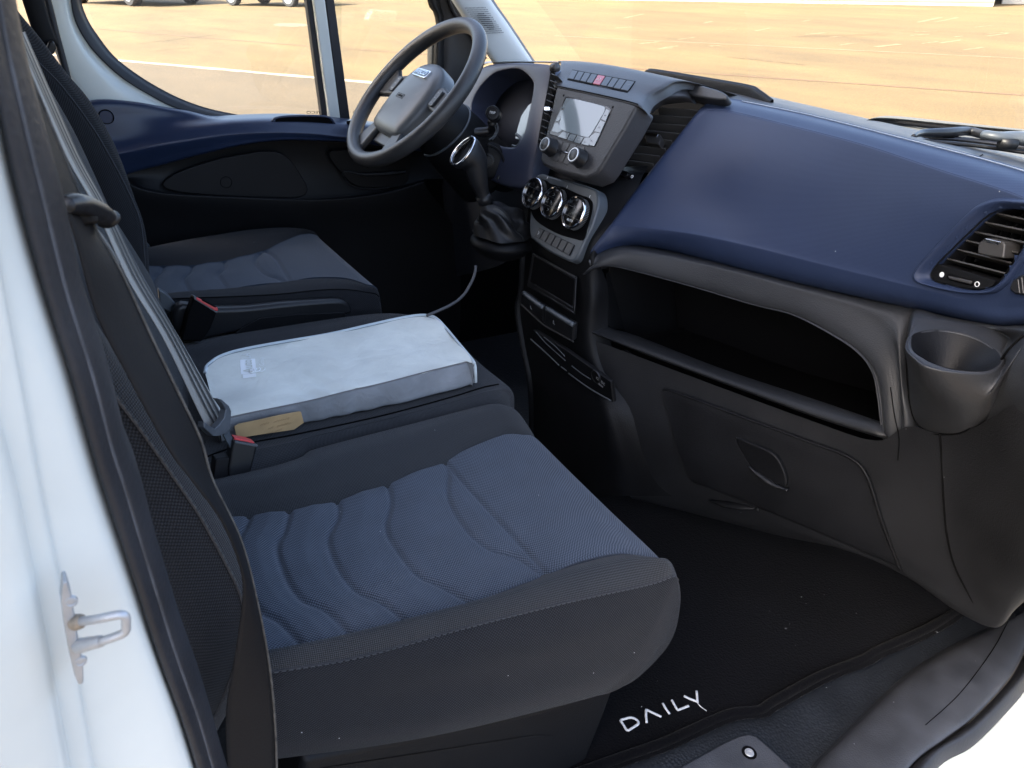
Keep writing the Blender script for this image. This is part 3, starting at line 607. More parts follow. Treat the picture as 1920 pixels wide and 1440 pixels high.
# passenger bench ------------------------------------------------
bench = thing('passenger_bench', 'two-place passenger bench in black and blue cloth, grey case lying on it', 'seat', (.3, -.3, 0))
ZC = .455
k0 = C('y', [(505, 1422, -.675), (520, 1417, -.68), (700, 1392, -.70), (860, 1362, -.715), (1010, 1326, -.73), (1100, 1303, -.738), (1152, 1287, -.74)])
k1t = C('y', [(470, 1272, -.665), (507, 1260, -.672), (674, 1231, -.69), (869, 1177, -.71), (1065, 1128, -.73), (1212, 1096, -.745), (1258, 1080, -.75)])
roll = C('y', [(1267, 1082, -.75), (1274, 1106, -.75), (1273, 1142, -.75), (1262, 1190, -.748), (1236, 1230, -.746), (1195, 1262, -.743), (1153, 1286, -.74)])
rd = [p - k1t[-1] for p in roll]
k2t = C('z', [(455, 1236), (502, 1226), (615, 1201), (772, 1162), (918, 1121), (1026, 1077), (1090, 1055), (1163, 1040), (1251, 1038)], ZC + .012, ZC)
k3t = C('z', [(400, 972), (434, 966), (576, 947), (674, 922), (820, 868), (869, 844), (943, 815), (1008, 805)], ZC + .006, ZC)
k4t = C('z', [(370, 912), (403, 902), (500, 880), (560, 861), (573, 852), (587, 845), (653, 827), (787, 793), (900, 764), (952, 753)], ZC, ZC - .002)
front = lambda c, s=1: c[-1:][0]
def rolled(c, dx=.0):
    e = c[-1]; return [e + V(d) for d in ((.018, 0, -.005), (.031, 0, -.020), (.036, 0, -.05), (.032, 0, -.10), (.0, 0, -.155), (-.06, 0, -.195))]
NR = 26
def back(c): return c[:-1] + [c[-1] - V((.032, 0, .0))]
k2t, k3t, k4t = back(k2t), back(k3t), back(k4t)
def full(c, n=60, dx=0): return rs(c, n) + rs([c[-1]] + rolled(c, dx), NR)[1:]
K1 = rs(k1t, 60) + rs([k1t[-1]] + roll, NR)[1:]
K2, K3, K4 = full(k2t, 60, .012), full(k3t, 60, .012), full(k4t, 60, .0)
def skin(name, rows, m, par, sub=5, disp=None, fade=0):
    """like loft, for rows that already have the same number of points"""
    out = []; mm = len(rows)
    for i in range(mm - 1):
        a, b, c, d = rows[max(i-1, 0)], rows[i], rows[i+1], rows[min(i+2, mm-1)]
        for k in range(sub): out.append([_cr(a[j], b[j], c[j], d[j], k/sub) for j in range(len(b))])
    out.append(rows[-1])
    if disp: out = [[p.lerp(disp(p), min(1, i_/fade, (len(out)-1-i_)/fade) if fade else 1) for p in r] for i_, r in enumerate(out)]
    vs_, fs = grid(out); uv = []; n2 = len(out[0])//3; vv = 0
    for i, r in enumerate(out):
        if i: vv += (r[n2]-out[i-1][n2]).length
        u = 0
        for j, p in enumerate(r):
            if j: u += (p-r[j-1]).length
            uv.append((u, vv))
    return mk(name, vs_, fs, m, par, uvs=uv)
def lrp(A, B, f, off=(0, 0, 0)): return [a.lerp(b, f) + V(off) for a, b in zip(A, B)]
def bump_up(A, B, f, h): # raised mid row that dies out towards the front roll
    n = len(A); return [a.lerp(b, f) + V((0, 0, h * (1 if i < 58 else max(0, (72 - i)/14)))) for i, (a, b) in enumerate(zip(A, B))]
_k = rs(k0, 200); K0 = [_k[int(i*182/59)] for i in range(60)] + [_k[182 + int((i+1)*17/(NR-1))] for i in range(NR-1)]
wr = random.Random(3)
def sidefold(p):   # shallow pull creases along the side cloth
    u = p.z*55 + p.x*9; return V((p.x, p.y - .0034*math.sin(u)*max(0, math.sin((p.x-.1)*6.2))*max(0, min(1, (p.z-.26)*7)), p.z))
def sdb(f, d): return [a.lerp(b, f) + V((0, -d*min(1, (a - b).length/.17)**1.5, 0)) for i, (a, b) in enumerate(zip(K0, K1))]
skin('seat_side', [lrp(K0, K0, 0, (0, .03, .004)), K0, sdb(.07, .014), sdb(.35, .026), sdb(.7, .018), sdb(.95, .005), K1], FSIDE, bench, 8, sidefold)
skin('bolster', [K1, bump_up(K1, K2, .12, .009), bump_up(K1, K2, .45, .019), bump_up(K1, K2, .8, .011), lrp(K1, K2, .97), lrp(K2, K3, .03, (0, 0, -.008))], FKNIT, bench, 6)
tube('seam', K1[1:78], .0011, mat('stitched seam', (.028, .029, .033), .9), bench, 6)
gz = lambda pts: [(q.x, q.y) for q in rs([P(a, b, z=ZC + .003) for a, b in pts], 24)]
grooves = [gz(g_) for g_ in (
    [(830, 858), (838, 866), (918, 952), (967, 1006), (1030, 1080)],
    [(836, 868), (840, 883), (840, 927), (869, 981), (914, 1023), (967, 1040), (1020, 1076)],
    [(724, 898), (729, 915), (732, 942), (723, 986), (742, 1025), (781, 1074), (820, 1094), (888, 1133)],
    [(630, 930), (634, 950), (632, 971), (615, 1010), (634, 1064), (669, 1108), (713, 1128), (762, 1168)],
    [(542, 948), (541, 965), (532, 996), (519, 1025), (537, 1084), (566, 1125), (610, 1145), (658, 1195)],
    [(470, 958), (462, 985), (446, 1020), (455, 1090), (488, 1147), (522, 1167), (565, 1214)])]
def dens(A, n):   # more points along the insert for the quilting
    return rs(A, n)
I2, I3 = rs(k2t, 190) + rs([k2t[-1]] + rolled(k2t, .012), 30)[1:], rs(k3t, 190) + rs([k3t[-1]] + rolled(k3t, .012), 30)[1:]
def crown(A, B, f, h): n = len(A); return [a.lerp(b, f) + V((0, 0, h if i < 190 else h*max(0, 1-(i-190)/6))) for i, (a, b) in enumerate(zip(A, B))]
qf = quilt(grooves, .0050, .0042, .0048)
def insert_disp(p): return qf(p) if p.z > ZC - .03 and p.x < .60 else (V((p.x, p.y, p.z + .0048*max(0, 1 - (p.x-.6)/.06))) if p.z > ZC - .03 else p)
skin('seat_insert', [lrp(I2, I2, 0, (0, 0, -.005)), crown(I2, I3, .05, -.002), crown(I2, I3, .33, -.004), crown(I2, I3, .66, -.004), crown(I2, I3, .95, -.002), lrp(I3, I3, 0, (0, 0, -.005))], FBLUE, bench, 24, insert_disp, 9)
skin('bolster', [lrp(K3, K2, .03, (0, 0, -.008)), lrp(K3, K4, .03), bump_up(K3, K4, .2, .010), bump_up(K3, K4, .55, .022), bump_up(K3, K4, .88, .010), K4, lrp(K4, K4, 0, (0, .008, -.03))], FKNIT, bench, 6)
def stitches(name, path, m, par, step=.0075, ln_=.0048, r=.0007, off=(0, 0, 0)):
    pts = rs(path, max(8, int(sum((b_ - a_).length for a_, b_ in zip(path, path[1:])) / step))); vs_, fs = [], []
    for a_, b_ in zip(pts, pts[1:]):
        t_ = (b_ - a_).normalized(); s_ = t_.cross(V((0, 0, 1))).normalized(); q_ = s_.cross(t_); c_ = a_.lerp(b_, .5) + V(off); k_ = len(vs_)
        for e_ in (-1, 1):
            for an in range(4): vs_.append(c_ + t_*(e_*ln_/2) + s_*(r*math.cos(an*1.571)) + q_*(r*math.sin(an*1.571)))
        fs += [(k_+i, k_+(i+1) % 4, k_+4+(i+1) % 4, k_+4+i) for i in range(4)]
    o = mk(name, vs_, fs, m, par, False); o['kind'] = 'stuff'; return o
THR = mat('grey sewing thread', (.045, .047, .051), .9)
stitches('stitching', [p + V((0, -.003, .001)) for p in K1[1:62]], THR, bench)
# middle place
m0t = [p + V((0, .004, 0)) for p in k4t]
m1t = C('z', [(360, 870), (420, 846), (480, 830), (560, 815), (720, 780), (850, 745), (905, 728), (935, 722)], ZC + .008, ZC)
m2t = C('z', [(330, 700), (372, 690), (480, 668), (640, 640), (760, 622), (830, 625)], ZC + .004)
m3t = C('z', [(315, 652), (345, 645), (420, 629), (520, 613), (620, 598), (703, 589), (753, 590), (790, 600)], ZC + .004)
M0, M1, M2, M3 = full(m0t), full(m1t), full(m2t), full(m3t)
skin('middle_cushion', [lrp(M0, M0, 0, (0, .002, -.03)), lrp(M0, M0, 0, (0, .006, -.003)), bump_up(M0, M1, .6, .004), M1, lrp(M1, M2, .5, (0, 0, -.006)), M2, bump_up(M2, M3, .6, .010), M3, lrp(M3, M3, 0, (0, .012, -.03)), lrp(M3, M3, 0, (0, .012, -.2))], FKNIT, bench, 5)
tube('seam', [p + V((0, 0, .002)) for p in M1[2:60]], .0013, VOID, bench, 6)
# cushion underside and the plastic plinth under it
pl = [(568, 1424), (800, 1376), (1010, 1330), (1155, 1288), (1132, 1350), (1095, 1442), (1070, 1500), (540, 1560)]
FB = Fr(P(900, 1400, y=-.70), (1, 0, 0), (0, 0, 1))
plate('seat_plinth', FB, pl, -.75, 0, BLACK, bench, .012, 3)
plate('plinth_hatch', FB, [(600, 1440), (1000, 1378), (1036, 1378), (1040, 1390), (1028, 1500), (600, 1560)], 0, .002, BLACK, bench, .002, 1)
# outer backrest: near bolster side and cloth front
os_ = C('y', [(20, 330, -.66), (100, 470, -.66), (187, 615, -.665), (277, 750, -.67), (326, 840, -.675), (367, 895, -.68), (405, 949, -.68), (442, 1012, -.68), (465, 1069, -.68), (473, 1130, -.68), (468, 1200, -.68), (446, 1275, -.68), (418, 1338, -.68), (395, 1380, -.68)])
om_ = C('y', [(10, 380, -.70), (80, 530, -.70), (170, 680, -.705), (260, 800, -.71), (330, 900, -.712), (375, 967, -.715), (424, 1057, -.715), (450, 1114, -.715), (456, 1150, -.715), (452, 1205, -.71), (432, 1270, -.705), (410, 1325, -.70), (385, 1370, -.70)])
ob_ = [p + V((-.09, -.035, -.015)) for p in om_]
ob2 = [p + V((-.16, .02, -.015)) for p in om_]
oi_ = [p + V((-.02, .05, .0)) for p in os_]; oj_ = [p + V((-.035, .2, 0)) for p in os_]; ok_ = [p + V((-.02, .36, 0)) for p in os_]; ol_ = [p + V((.0, .40, 0)) for p in os_]; on_ = [p + V((-.1, .42, 0)) for p in os_]
loft('backrest_side', [ob2, ob_, [a.lerp(b, .5) + V((0, -.008, 0)) for a, b in zip(rs(ob_, 40), rs(om_, 40))], om_], FSIDE, bench, 60, 7)
stitches('stitching', [p + V((.001, -.003, 0)) for p in om_], THR, bench)
loft('backrest_bolster', [om_, [a.lerp(b, .5) + V((.006, -.004, 0)) for a, b in zip(rs(om_, 40), rs(os_, 40))], os_, [p + V((-.004, .014, 0)) for p in os_], oi_, oj_], FKNIT, bench, 60, 6)
tube('seam', [p + V((0, -.001, 0)) for p in om_], .0012, mat('backrest seam', (.03, .03, .033), .9), bench, 6, 60)
# middle backrest
ms_ = C('y', [(0, -10, .12), (49, 90, .12), (95, 170, .12), (140, 250, .12), (180, 335, .12), (214, 409, .12), (252, 470, .12), (285, 525, .12), (300, 565, .12), (325, 615, .12), (345, 650, .12), (362, 690, .12), (372, 740, .12)])
loft('middle_backrest', [[p + V((-.14, .05, 0)) for p in ms_], [p + V((-.04, .055, 0)) for p in ms_], [p + V((-.006, .03, 0)) for p in ms_], ms_, [p + V((-.012, -.05, 0)) for p in ms_], [p + V((-.035, -.15, 0)) for p in ms_], [p + V((-.052, -.27, 0)) for p in ms_], [p + V((-.056, -.33, 0)) for p in ms_], [p + V((-.07, -.37, 0)) for p in ms_], [p + V((-.15, -.385, 0)) for p in ms_]], FKNIT, bench, 60, 5)
# buckle of the middle place
bu = [(400, 800), (424, 812), (442, 822), (478, 834), (484, 834), (478, 856), (468, 884), (440, 885), (405, 880)]
FBU = Fr(P(455, 850, y=-.275), (1, 0, -.12), (0, .25, 1))
bk = plate('seat_buckle', FBU, [(437, 824), (484, 833), (472, 882), (468, 905), (430, 905), (428, 880)], -.028, 0, SOFT, bench, .004, 2)
plate('buckle_button', FBU, [(440, 821.5), (466, 826), (479, 831), (477, 833.5), (462, 830), (441, 826.5)], -.022, -.003, RED, bk, .001, 1)
plate('buckle_trim', FBU, [(440, 827), (484, 834), (482, 838), (441, 830.5)], -.004, .001, SILK, bk, .0005, 1)
plate('buckle_sleeve', FBU, [(405, 862), (432, 858), (466, 880), (462, 905), (400, 905)], -.03, -.004, WEB, bk, .003, 1)

# driver's seat ---------------------------------------------------
drv = thing('driver_seat', 'driver seat in dark blue cloth with red belt buckle at its side', 'seat', (.4, .5, 0))
ZD = .505
d1t = C('y', [(300, 565, .245), (331, 559, .245), (420, 556, .242), (520, 551, .238), (600, 543, .235), (650, 542, .235), (690, 548, .236)])
d2t = C('z', [(290, 556), (340, 549), (400, 544), (480, 536), (550, 526), (600, 522), (650, 524), (688, 536)], ZD + .004, ZD)
d3t = C('z', [(270, 500), (300, 498), (360, 497), (430, 487), (493, 470), (530, 455), (560, 443), (580, 440)], ZD, ZD + .005)
d4t = C('z', [(262, 474), (280, 466), (340, 452), (400, 442), (470, 432), (530, 430), (560, 435), (576, 440)], ZD + .006, ZD + .004)
def froll(c, k=1, dx=.03): e = c[-1]; return [e + V((dx*.7, 0, -.008)), e + V((dx, 0, -.03)), e + V((dx*.8, 0, -.07)), e + V((dx*.1, 0, -.11)), e + V((-.05, 0, -.13))]
def dfull(c): return rs(c, 60) + rs([c[-1]] + froll(c), NR)[1:]
D1, D2, D3, D4 = dfull(d1t), dfull(d2t), dfull(d3t), dfull(d4t)
D0 = [p + V((0, -.004, -.075)) for p in D1]
fdrv = quilt([[(q.x, q.y) for q in rs([P(a, b, z=ZD) for a, b in pts], 16)] for pts in (
    [(488, 472), (504, 474), (520, 487), (530, 503), (545, 528)],
    [(487, 476), (478, 489), (485, 502), (500, 514), (520, 520), (535, 530)],
    [(420, 490), (420, 502), (409, 513), (416, 525), (428, 542)],
    [(360, 497), (356, 508), (345, 520), (350, 535), (360, 549)],
    [(306, 498), (302, 508), (292, 516), (288, 530), (292, 556)])], .0045, .005, .0045)
skin('seat_side', [D0, lrp(D0, D1, .4, (0, -.008, 0)), lrp(D0, D1, .9, (0, -.004, 0)), D1], FSIDE, drv, 5)
skin('bolster', [D1, bump_up(D1, D2, .3, .008), bump_up(D1, D2, .7, .006), D2], FSIDE, drv, 5)
E2, E3 = rs(d2t, 120) + rs([d2t[-1]] + froll(d2t), 26)[1:], rs(d3t, 120) + rs([d3t[-1]] + froll(d3t), 26)[1:]
skin('seat_insert', [E2, lrp(E2, E3, .06, (0, 0, -.003)), lrp(E2, E3, .5, (0, 0, -.004)), lrp(E2, E3, .94, (0, 0, -.003)), E3], FDRV, drv, 24, lambda p: fdrv(p) if p.z > ZD - .02 else p, 9)
skin('bolster', [D3, bump_up(D3, D4, .3, .012), bump_up(D3, D4, .7, .014), D4, lrp(D4, D4, 0, (0, .02, -.03)), lrp(D4, D4, 0, (0, .02, -.1))], FSIDE, drv, 5)
tube('seam', [p + V((0, -.002, 0)) for p in D1[:64]], .0012, VOID, drv, 6)
bs_ = C('y', [(0, -25, .30), (37, 25, .30), (75, 71, .30), (125, 137, .30), (167, 187, .30), (208, 258, .30), (233, 325, .30), (242, 375, .30), (256, 405, .30), (268, 440, .30), (274, 480, .30), (276, 510, .30)])
bt_ = C('y', [(10, 30, .262), (54, 97, .262), (112, 157, .262), (169, 232, .262), (210, 300, .262), (240, 358, .262), (262, 412, .262), (270, 469, .262), (272, 515, .262)])
bfar = C('y', [(0, -25, .70), (37, 25, .70), (75, 71, .70), (125, 137, .70), (167, 187, .70), (208, 258, .70), (231, 325, .70), (238, 375, .70), (240, 420, .70), (240, 460, .70)])
loft('backrest', [[p + V((-.15, 0, 0)) for p in bt_], [p + V((-.05, -.014, 0)) for p in bt_], [p + V((-.012, -.008, 0)) for p in bt_], bt_, [a.lerp(b, .3) + V((.006, 0, 0)) for a, b in zip(rs(bt_, 40), rs(bs_, 40))], bs_, [p + V((-.018, .06, 0)) for p in bs_], [p + V((-.035, .2, 0)) for p in bs_], [p + V((-.02, -.05, 0)) for p in bfar], bfar, [p + V((-.03, .03, 0)) for p in bfar], [p + V((-.14, .04, 0)) for p in bfar]], FSIDE, drv, 60, 5)
tube('seam', [p + V((.0, -.0015, 0)) for p in bt_], .0014, mat('driver seam', (.034, .036, .042), .9), drv, 6, 60)
hr = thing('belt_guide', 'small black belt guide loop at the top behind the driver backrest', 'belt guide', P(95, 85, y=.72))
plate('guide_loop', Fr(P(96, 88, y=.74), (1, 0, 0), (0, 0, 1)), [(86, 92), (92, 77), (101, 77), (106, 90), (101, 103), (91, 101)], -.02, .0, SOFT, hr, .006, 3)
tube('webbing_strap', C('y', [(45, -60), (62, 0), (78, 50), (92, 88)], .77), .02, WEB, hr, 8, 10, flat=.25, nrm=(0, 1, 0))
FS = Fr(P(500, 590, y=.205), (1, 0, 0), (0, 0, 1))
sh = plate('side_shield', FS, [(330, 575), (400, 579), (464, 577), (540, 569), (618, 563), (646, 564), (658, 574), (660, 584), (652, 592), (560, 600), (440, 625), (340, 640)], -.03, .0, SOFT, drv, .010, 4, 60)
plate('shield_recess', FS, [(420, 640), (455, 612), (487, 595), (560, 588), (645, 585), (650, 600), (560, 640)], .0, .003, BLACK, drv, .003, 2)
FS2 = Fr(P(390, 570, y=.185), (1, 0, -.35), (0, .2, 1))
db = plate('seat_buckle', FS2, [(364, 556), (410, 578), (396, 615), (380, 640), (340, 640), (352, 590)], -.028, 0, VOID, drv, .004, 2)
plate('buckle_button', FS2, [(367, 556.5), (407, 576), (409, 582), (404, 583), (368, 562)], -.024, .003, RED, db, .0015, 2)
plate('buckle_trim', FS2, [(363, 555), (368, 555.5), (369, 562), (408, 584), (406, 587), (364, 561)], -.02, .002, SILK, db, .0006, 1)
plate('buckle_slot', FS2, [(378, 560.5), (404, 574), (403, 576.5), (378, 563)], .002, .004, VOID, db, 0, 1)
for px, nm in (([(296, 540), (312, 549), (326, 565), (345, 586), (330, 590), (300, 575)], 'recliner_cover'), ([(270, 450), (276, 455), (282, 462), (272, 468)], 'recliner_cover')):
    FQ = Fr(P(px[0][0], px[0][1], y=.24 if len(px) == 6 else .73), (1, 0, 0), (0, 0, 1)); plate(nm, FQ, px, -.01, .005, SILK, drv, .003, 2)
box('seat_box', .12, .56, .26, .72, 0, .40, BLACK, drv, .02)
tg = [P(a, b, y=.25) for a, b in ((679, 580), (690, 570), (697, 578), (709, 590), (690, 590))]
prism('paper_tag', tg, [p + V((0, .001, 0)) for p in tg], WHITE, drv, 0, 1, False)

# ------------------------------------------------------------------ belts
mb = thing('middle_seat_belt', 'grey striped seat belt hanging across the middle backrest with metal tongue', 'seat belt', P(420, 790, y=-.24))
bl = C('y', [(20, 60, -.16), (70, 175, -.17), (127, 300, -.18), (180, 394, -.19), (240, 525, -.21), (307, 637, -.23), (375, 778, -.25), (392, 806, -.252)])
br = C('y', [(44, 60, -.13), (94, 175, -.14), (150, 300, -.15), (210, 409, -.16), (270, 525, -.18), (337, 637, -.20), (409, 765, -.225), (420, 790, -.23)])
loft('webbing', [bl, mean(bl, br, .15, (.002, -.001, 0)), mean(bl, br, .85, (.002, -.001, 0)), br], WEBG, mb, 60, 3, thick=.0016)
for f in (.28, .52, .76):
    loft('webbing_stripe', [mean(bl, br, f - .05, (.0042, -.0025, .001)), mean(bl, br, f + .05, (.0042, -.0025, .001))], WEBD, mb, 60, 1)
FTG = Fr(P(420, 800, y=-.262), (P(424, 775, y=-.24) - P(385, 810, y=-.27)), V((-.25, 0, 1)))
tgm = mat('tongue plastic', (.085, .092, .10), .35, tex=('noise', .003), bump=.0001, var=.15, vscale=40)
tp = plate('belt_tongue', FTG, [(376, 789), (384, 795), (397, 803), (405, 795), (414, 783), (418, 767), (408, 752), (402, 746), (410, 748), (424, 760), (428, 770), (427, 800), (420, 812), (404, 817), (394, 817), (376, 801)], -.006, .006, tgm, mb, .003, 2)
plate('tongue_blade', FTG, [(418, 816), (427, 803), (434, 820), (448, 838), (448, 848), (442, 854), (439, 853), (428, 834)], -.0015, .0015, SILK, mb, .0005, 1)
plate('blade_hole', FTG, [(436, 834), (439, 829), (445, 840), (441, 846)], -.002, .0019, VOID, mb, 0, 1)
ob = thing('outer_seat_belt', 'plain black seat belt running down beside the door pillar', 'seat belt', P(480, 1430, y=-.78))
bl = C('y', [(-20, 60, -.74), (60, 250, -.745), (131, 412, -.75), (180, 585, -.755), (240, 705, -.76), (315, 840, -.77), (375, 920, -.775), (420, 985, -.775), (452, 1069, -.775), (455, 1130, -.775), (440, 1237, -.775), (424, 1342, -.775), (428, 1460, -.775)])
br = C('y', [(20, 60, -.70), (100, 250, -.705), (170, 415, -.712), (215, 490, -.72), (240, 540, -.722), (285, 637, -.73), (335, 740, -.74), (375, 825, -.745), (397, 900, -.75), (450, 1012, -.755), (480, 1125, -.755), (502, 1237, -.755), (514, 1350, -.755), (518, 1460, -.755)])
loft('webbing', [bl, mean(bl, br, .5, (.001, -.001, 0)), br], WEB, ob, 70, 3, thick=.0014)
tube('webbing_edge', [p + V((.0005, -.001, 0)) for p in br], .0012, mat('lit belt edge', (.06, .055, .048), .9, var=.5, vscale=120), ob, 5, 90)  # pale tone stands for light catching the belt's right edge
gd = thing('belt_guide', 'glossy black belt guide arm in front of the striped belt', 'belt guide', P(165, 405, y=-.7))
tube('guide_arm', C('y', [(118, 384, -.75), (140, 382, -.74), (160, 387, -.73), (185, 399, -.72), (203, 411, -.715)]), [.007, .0085, .009, .009, .0075], SOFT, gd, 14, 40, flat=.75)
plate('guide_base', Fr(P(140, 410, y=-.735), (1, 0, 0), (0, 0, 1)), [(118, 375), (140, 374), (160, 388), (185, 408), (188, 422), (160, 425), (138, 428), (125, 415)], -.012, .0, BLACK, gd, .005, 3)
plate('guide_plate', Fr(P(205, 465, y=-.70), (1, 0, 0), (0, 0, 1)), [(184, 432), (196, 446), (212, 470), (226, 492), (224, 503), (216, 504), (200, 475), (186, 446)], -.006, .0, SILK, gd, .002, 2)

# ------------------------------------------------------------------ grey case on the middle seat
case = thing('grey_case', 'flat silver grey cloth case with pale piping lying on the middle seat', 'case', P(640, 720, z=.46))
tpx = [(385, 700), (388, 688), (398, 679), (412, 670), (440, 660), (487, 650), (550, 639), (620, 627), (690, 611), (753, 597), (787, 592), (805, 593), (818, 598), (833, 613), (858, 643), (883, 673), (889, 682)]
ZT = .508
far = [P(a, b, z=ZT) for a, b in tpx]
near = [P(a, b, z=ZT - .002) for a, b in ((408, 789), (430, 783), (480, 772), (530, 762), (587, 750), (650, 734), (720, 718), (800, 697), (874, 679))]
bot = [P(a, b, z=.462) for a, b in ((415, 828), (440, 819), (480, 812), (530, 802), (587, 790), (650, 777), (720, 762), (800, 744), (892, 718))]
N = 70; Fq, Nq, Bq = rs(far, N), rs(near, N), rs(bot, N); rc = random.Random(5)
def rumple(p):
    d = math.hypot(p.x - .345, p.y + .17); s = math.exp(-(d/.05)**2)
    return V((p.x, p.y, p.z + .0016*math.sin(p.x*31 + 2*math.sin(p.y*23)) + .0012*math.sin(p.y*47 + p.x*13) - .006*s*abs(math.sin((p.x - .345 + (p.y+.17)*.5)*70))))
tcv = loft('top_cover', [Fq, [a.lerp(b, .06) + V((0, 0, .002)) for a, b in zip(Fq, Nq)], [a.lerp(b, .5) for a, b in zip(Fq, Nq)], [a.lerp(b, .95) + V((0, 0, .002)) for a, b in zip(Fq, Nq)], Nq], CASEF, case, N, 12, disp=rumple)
def wrinkle(p): return V((p.x, p.y + .0016*math.sin(p.x*95 + 3*math.sin(p.x*17)) * max(0, min(1, (ZT - p.z)*60)), p.z))
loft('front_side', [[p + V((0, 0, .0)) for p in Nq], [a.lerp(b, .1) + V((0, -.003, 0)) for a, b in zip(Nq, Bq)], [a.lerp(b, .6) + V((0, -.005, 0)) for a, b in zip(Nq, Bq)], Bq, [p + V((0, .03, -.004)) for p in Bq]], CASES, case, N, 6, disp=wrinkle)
Fb = [p + V((0, 0, -.05)) for p in Fq]
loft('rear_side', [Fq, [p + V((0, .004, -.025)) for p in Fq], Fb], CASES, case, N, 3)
tube('piping', [p + V((0, 0, .001)) for p in Fq], .0034, PIPE, case, 8)
tube('piping', [P(884, 674, z=ZT), P(890, 684, z=ZT - .004), P(891.5, 700, z=.487), P(892, 716, z=.464)], .0032, PIPE, case, 8, 24)
tube('stitching', [a.lerp(b, .035) + V((0, 0, .0026)) for a, b in zip(Fq, Nq)], .0007, mat('grey stitch', (.2, .23, .24), .9), case, 5)
tube('fold_edge', [p + V((0, -.0015, .0012)) for p in Nq], .0012, mat('dark fold line', (.17, .165, .16), .9), case, 5)  # darker grey line along the near fold
# print: badge block and lettering, read along the case's short side
FC = Fr(P(468, 680, z=ZT + .0035), P(485, 650, z=ZT) - P(480, 700, z=ZT), P(440, 690, z=ZT) - P(500, 680, z=ZT))
FC = Fr(P(468, 682, z=ZT + .0042), P(463, 668, z=ZT) - P(466, 703, z=ZT), P(455, 690, z=ZT) - P(478, 686, z=ZT))
PRN = mat('white print', (.93, .95, .94), .6)
for e_, g_ in ((Fq[0], Nq[0]), (Fq[-1], Nq[-1])):
    loft('end_side', [[e_, e_.lerp(g_, .5), g_], [p + V((0, 0, -.024)) for p in (e_, e_.lerp(g_, .5), g_)], [p + V((0, 0, -.047)) for p in (e_, e_.lerp(g_, .5), g_)]], CASES, case, 10, 3)
tct = bvh(tcv)
def drape(o, h):
    for v in o.data.vertices:
        r_ = tct.ray_cast(v.co + V((0, 0, .05)), V((0, 0, -1)))
        if r_[0] is not None: v.co.z = r_[0].z + h
    return o
for k, (a, b, w_, h_) in enumerate(((-.004, .003, .050, .026), (-.036, .002, .012, .022))):
    gq_ = [FC.uv(a + w_*(i_/8 - .5), b + h_*(j_/5 - .5)) for j_ in range(6) for i_ in range(9)]
    drape(mk('print_block', gq_, [(j_*9+i_, j_*9+i_+1, j_*9+i_+10, j_*9+i_+9) for j_ in range(5) for i_ in range(8)], PRN, case), .0006)
drape(text('print_lettering', 'Auto', FC, -.004, .003, .024, CASEF, case, .0005, sx=.9), .0012)
drape(text('print_lettering', 'LA', FC, .036, .004, .022, PRN, case, .0003), .0008)
drape(text('print_lettering', 'Group', FC, .008, -.021, .012, PRN, case, .0003), .0008)
for k in range(3): tube('print_swirl', [FC.uv(-.028 + .007*math.cos(t*.3 + k), -.004 - .011*(t/20) + .004*math.sin(t*.3 + k) + .006*k - .008, .0008) for t in range(21)], .0008, PRN, case, 5)
FCS = Fr(P(500, 795, y=-.200), (P(563, 768, y=-.2) - P(437, 797, y=-.2)), V((0, .05, 1)))
lab = plate('paper_label', FCS, [(437, 796), (445, 791), (480, 784), (520, 775), (558, 768), (562, 769), (567, 789), (556, 797), (549, 802), (500, 809), (442, 818)], .006, .0075, CARD, case, .0003, 1)
INK = mat('brown ink', (.30, .20, .10), .9)
def scribble(name, fr, a0, a1, b, hh, m, par, seed, h):
    r_ = random.Random(seed); a_ = a0; w0 = []
    while a_ < a1:
        n_ = r_.randint(3, 7); pts = []
        for k in range(n_ * 2): pts.append(fr.uv(a_, b + (hh if k % 2 else 0) * r_.uniform(.4, 1), h)); a_ += hh * r_.uniform(.22, .45)
        tube(name, pts, .00032, m, par, 4, n_ * 4); a_ += hh * .8
scribble('label_writing', FCS, -.012, .034, .0035, .006, INK, lab, 1, .0078)
scribble('label_writing', FCS, .0, .034, -.006, .005, INK, lab, 2, .0078)
scribble('label_writing', FCS, -.004, .02, -.014, .004, INK, lab, 4, .0078)

# ------------------------------------------------------------------ floor mat
mt = thing('floor_mat', 'black carpet floor mat with embroidered DAILY lettering and bound edge', 'floor mat', (.9, -.6, 0))
edge = [(1000, 1480), (1080, 1452), (1140, 1430), (1240, 1395), (1300, 1368), (1340, 1350), (1377, 1337), (1422, 1333), (1440, 1322), (1465, 1307), (1540, 1267), (1615, 1238), (1649, 1219), (1736, 1180), (1789, 1149), (1815, 1130)]
em = [P(a, b, z=.009) for a, b in edge]
inn = [V((p.x + .02, .02, .009)) for p in em]
loft('carpet', [em, [a.lerp(b, .02) + V((0, 0, .002)) for a, b in zip(em, inn)], [a.lerp(b, .5) for a, b in zip(em, inn)], inn], MATF, mt, 70, 8, disp=lambda p: V((p.x, p.y, p.z + .002*math.sin(p.x*17)*math.sin(p.y*13))))
tube('bound_edge', em, .0095, MATF, mt, 10, 110)
rf = random.Random(11); vs_, fs = [], []; eq = rs(em, 200)
for i in range(420):
    p = eq[rf.randrange(0, 199)]; q = p + V((rf.uniform(-.012, .012), -rf.uniform(.008, .024), -.004)); s_ = V((.0005, .0002, 0)); m_ = p.lerp(q, .5) + V((rf.uniform(-.004, .004), 0, .004)); k0_ = len(vs_)
    vs_ += [p - s_, p + s_, m_ - s_, m_ + s_, q]; fs += [(k0_, k0_+1, k0_+3, k0_+2), (k0_+2, k0_+3, k0_+4)]
fr_ = mk('fringe', vs_, fs, MATF, mt, False); fr_['kind'] = 'stuff'
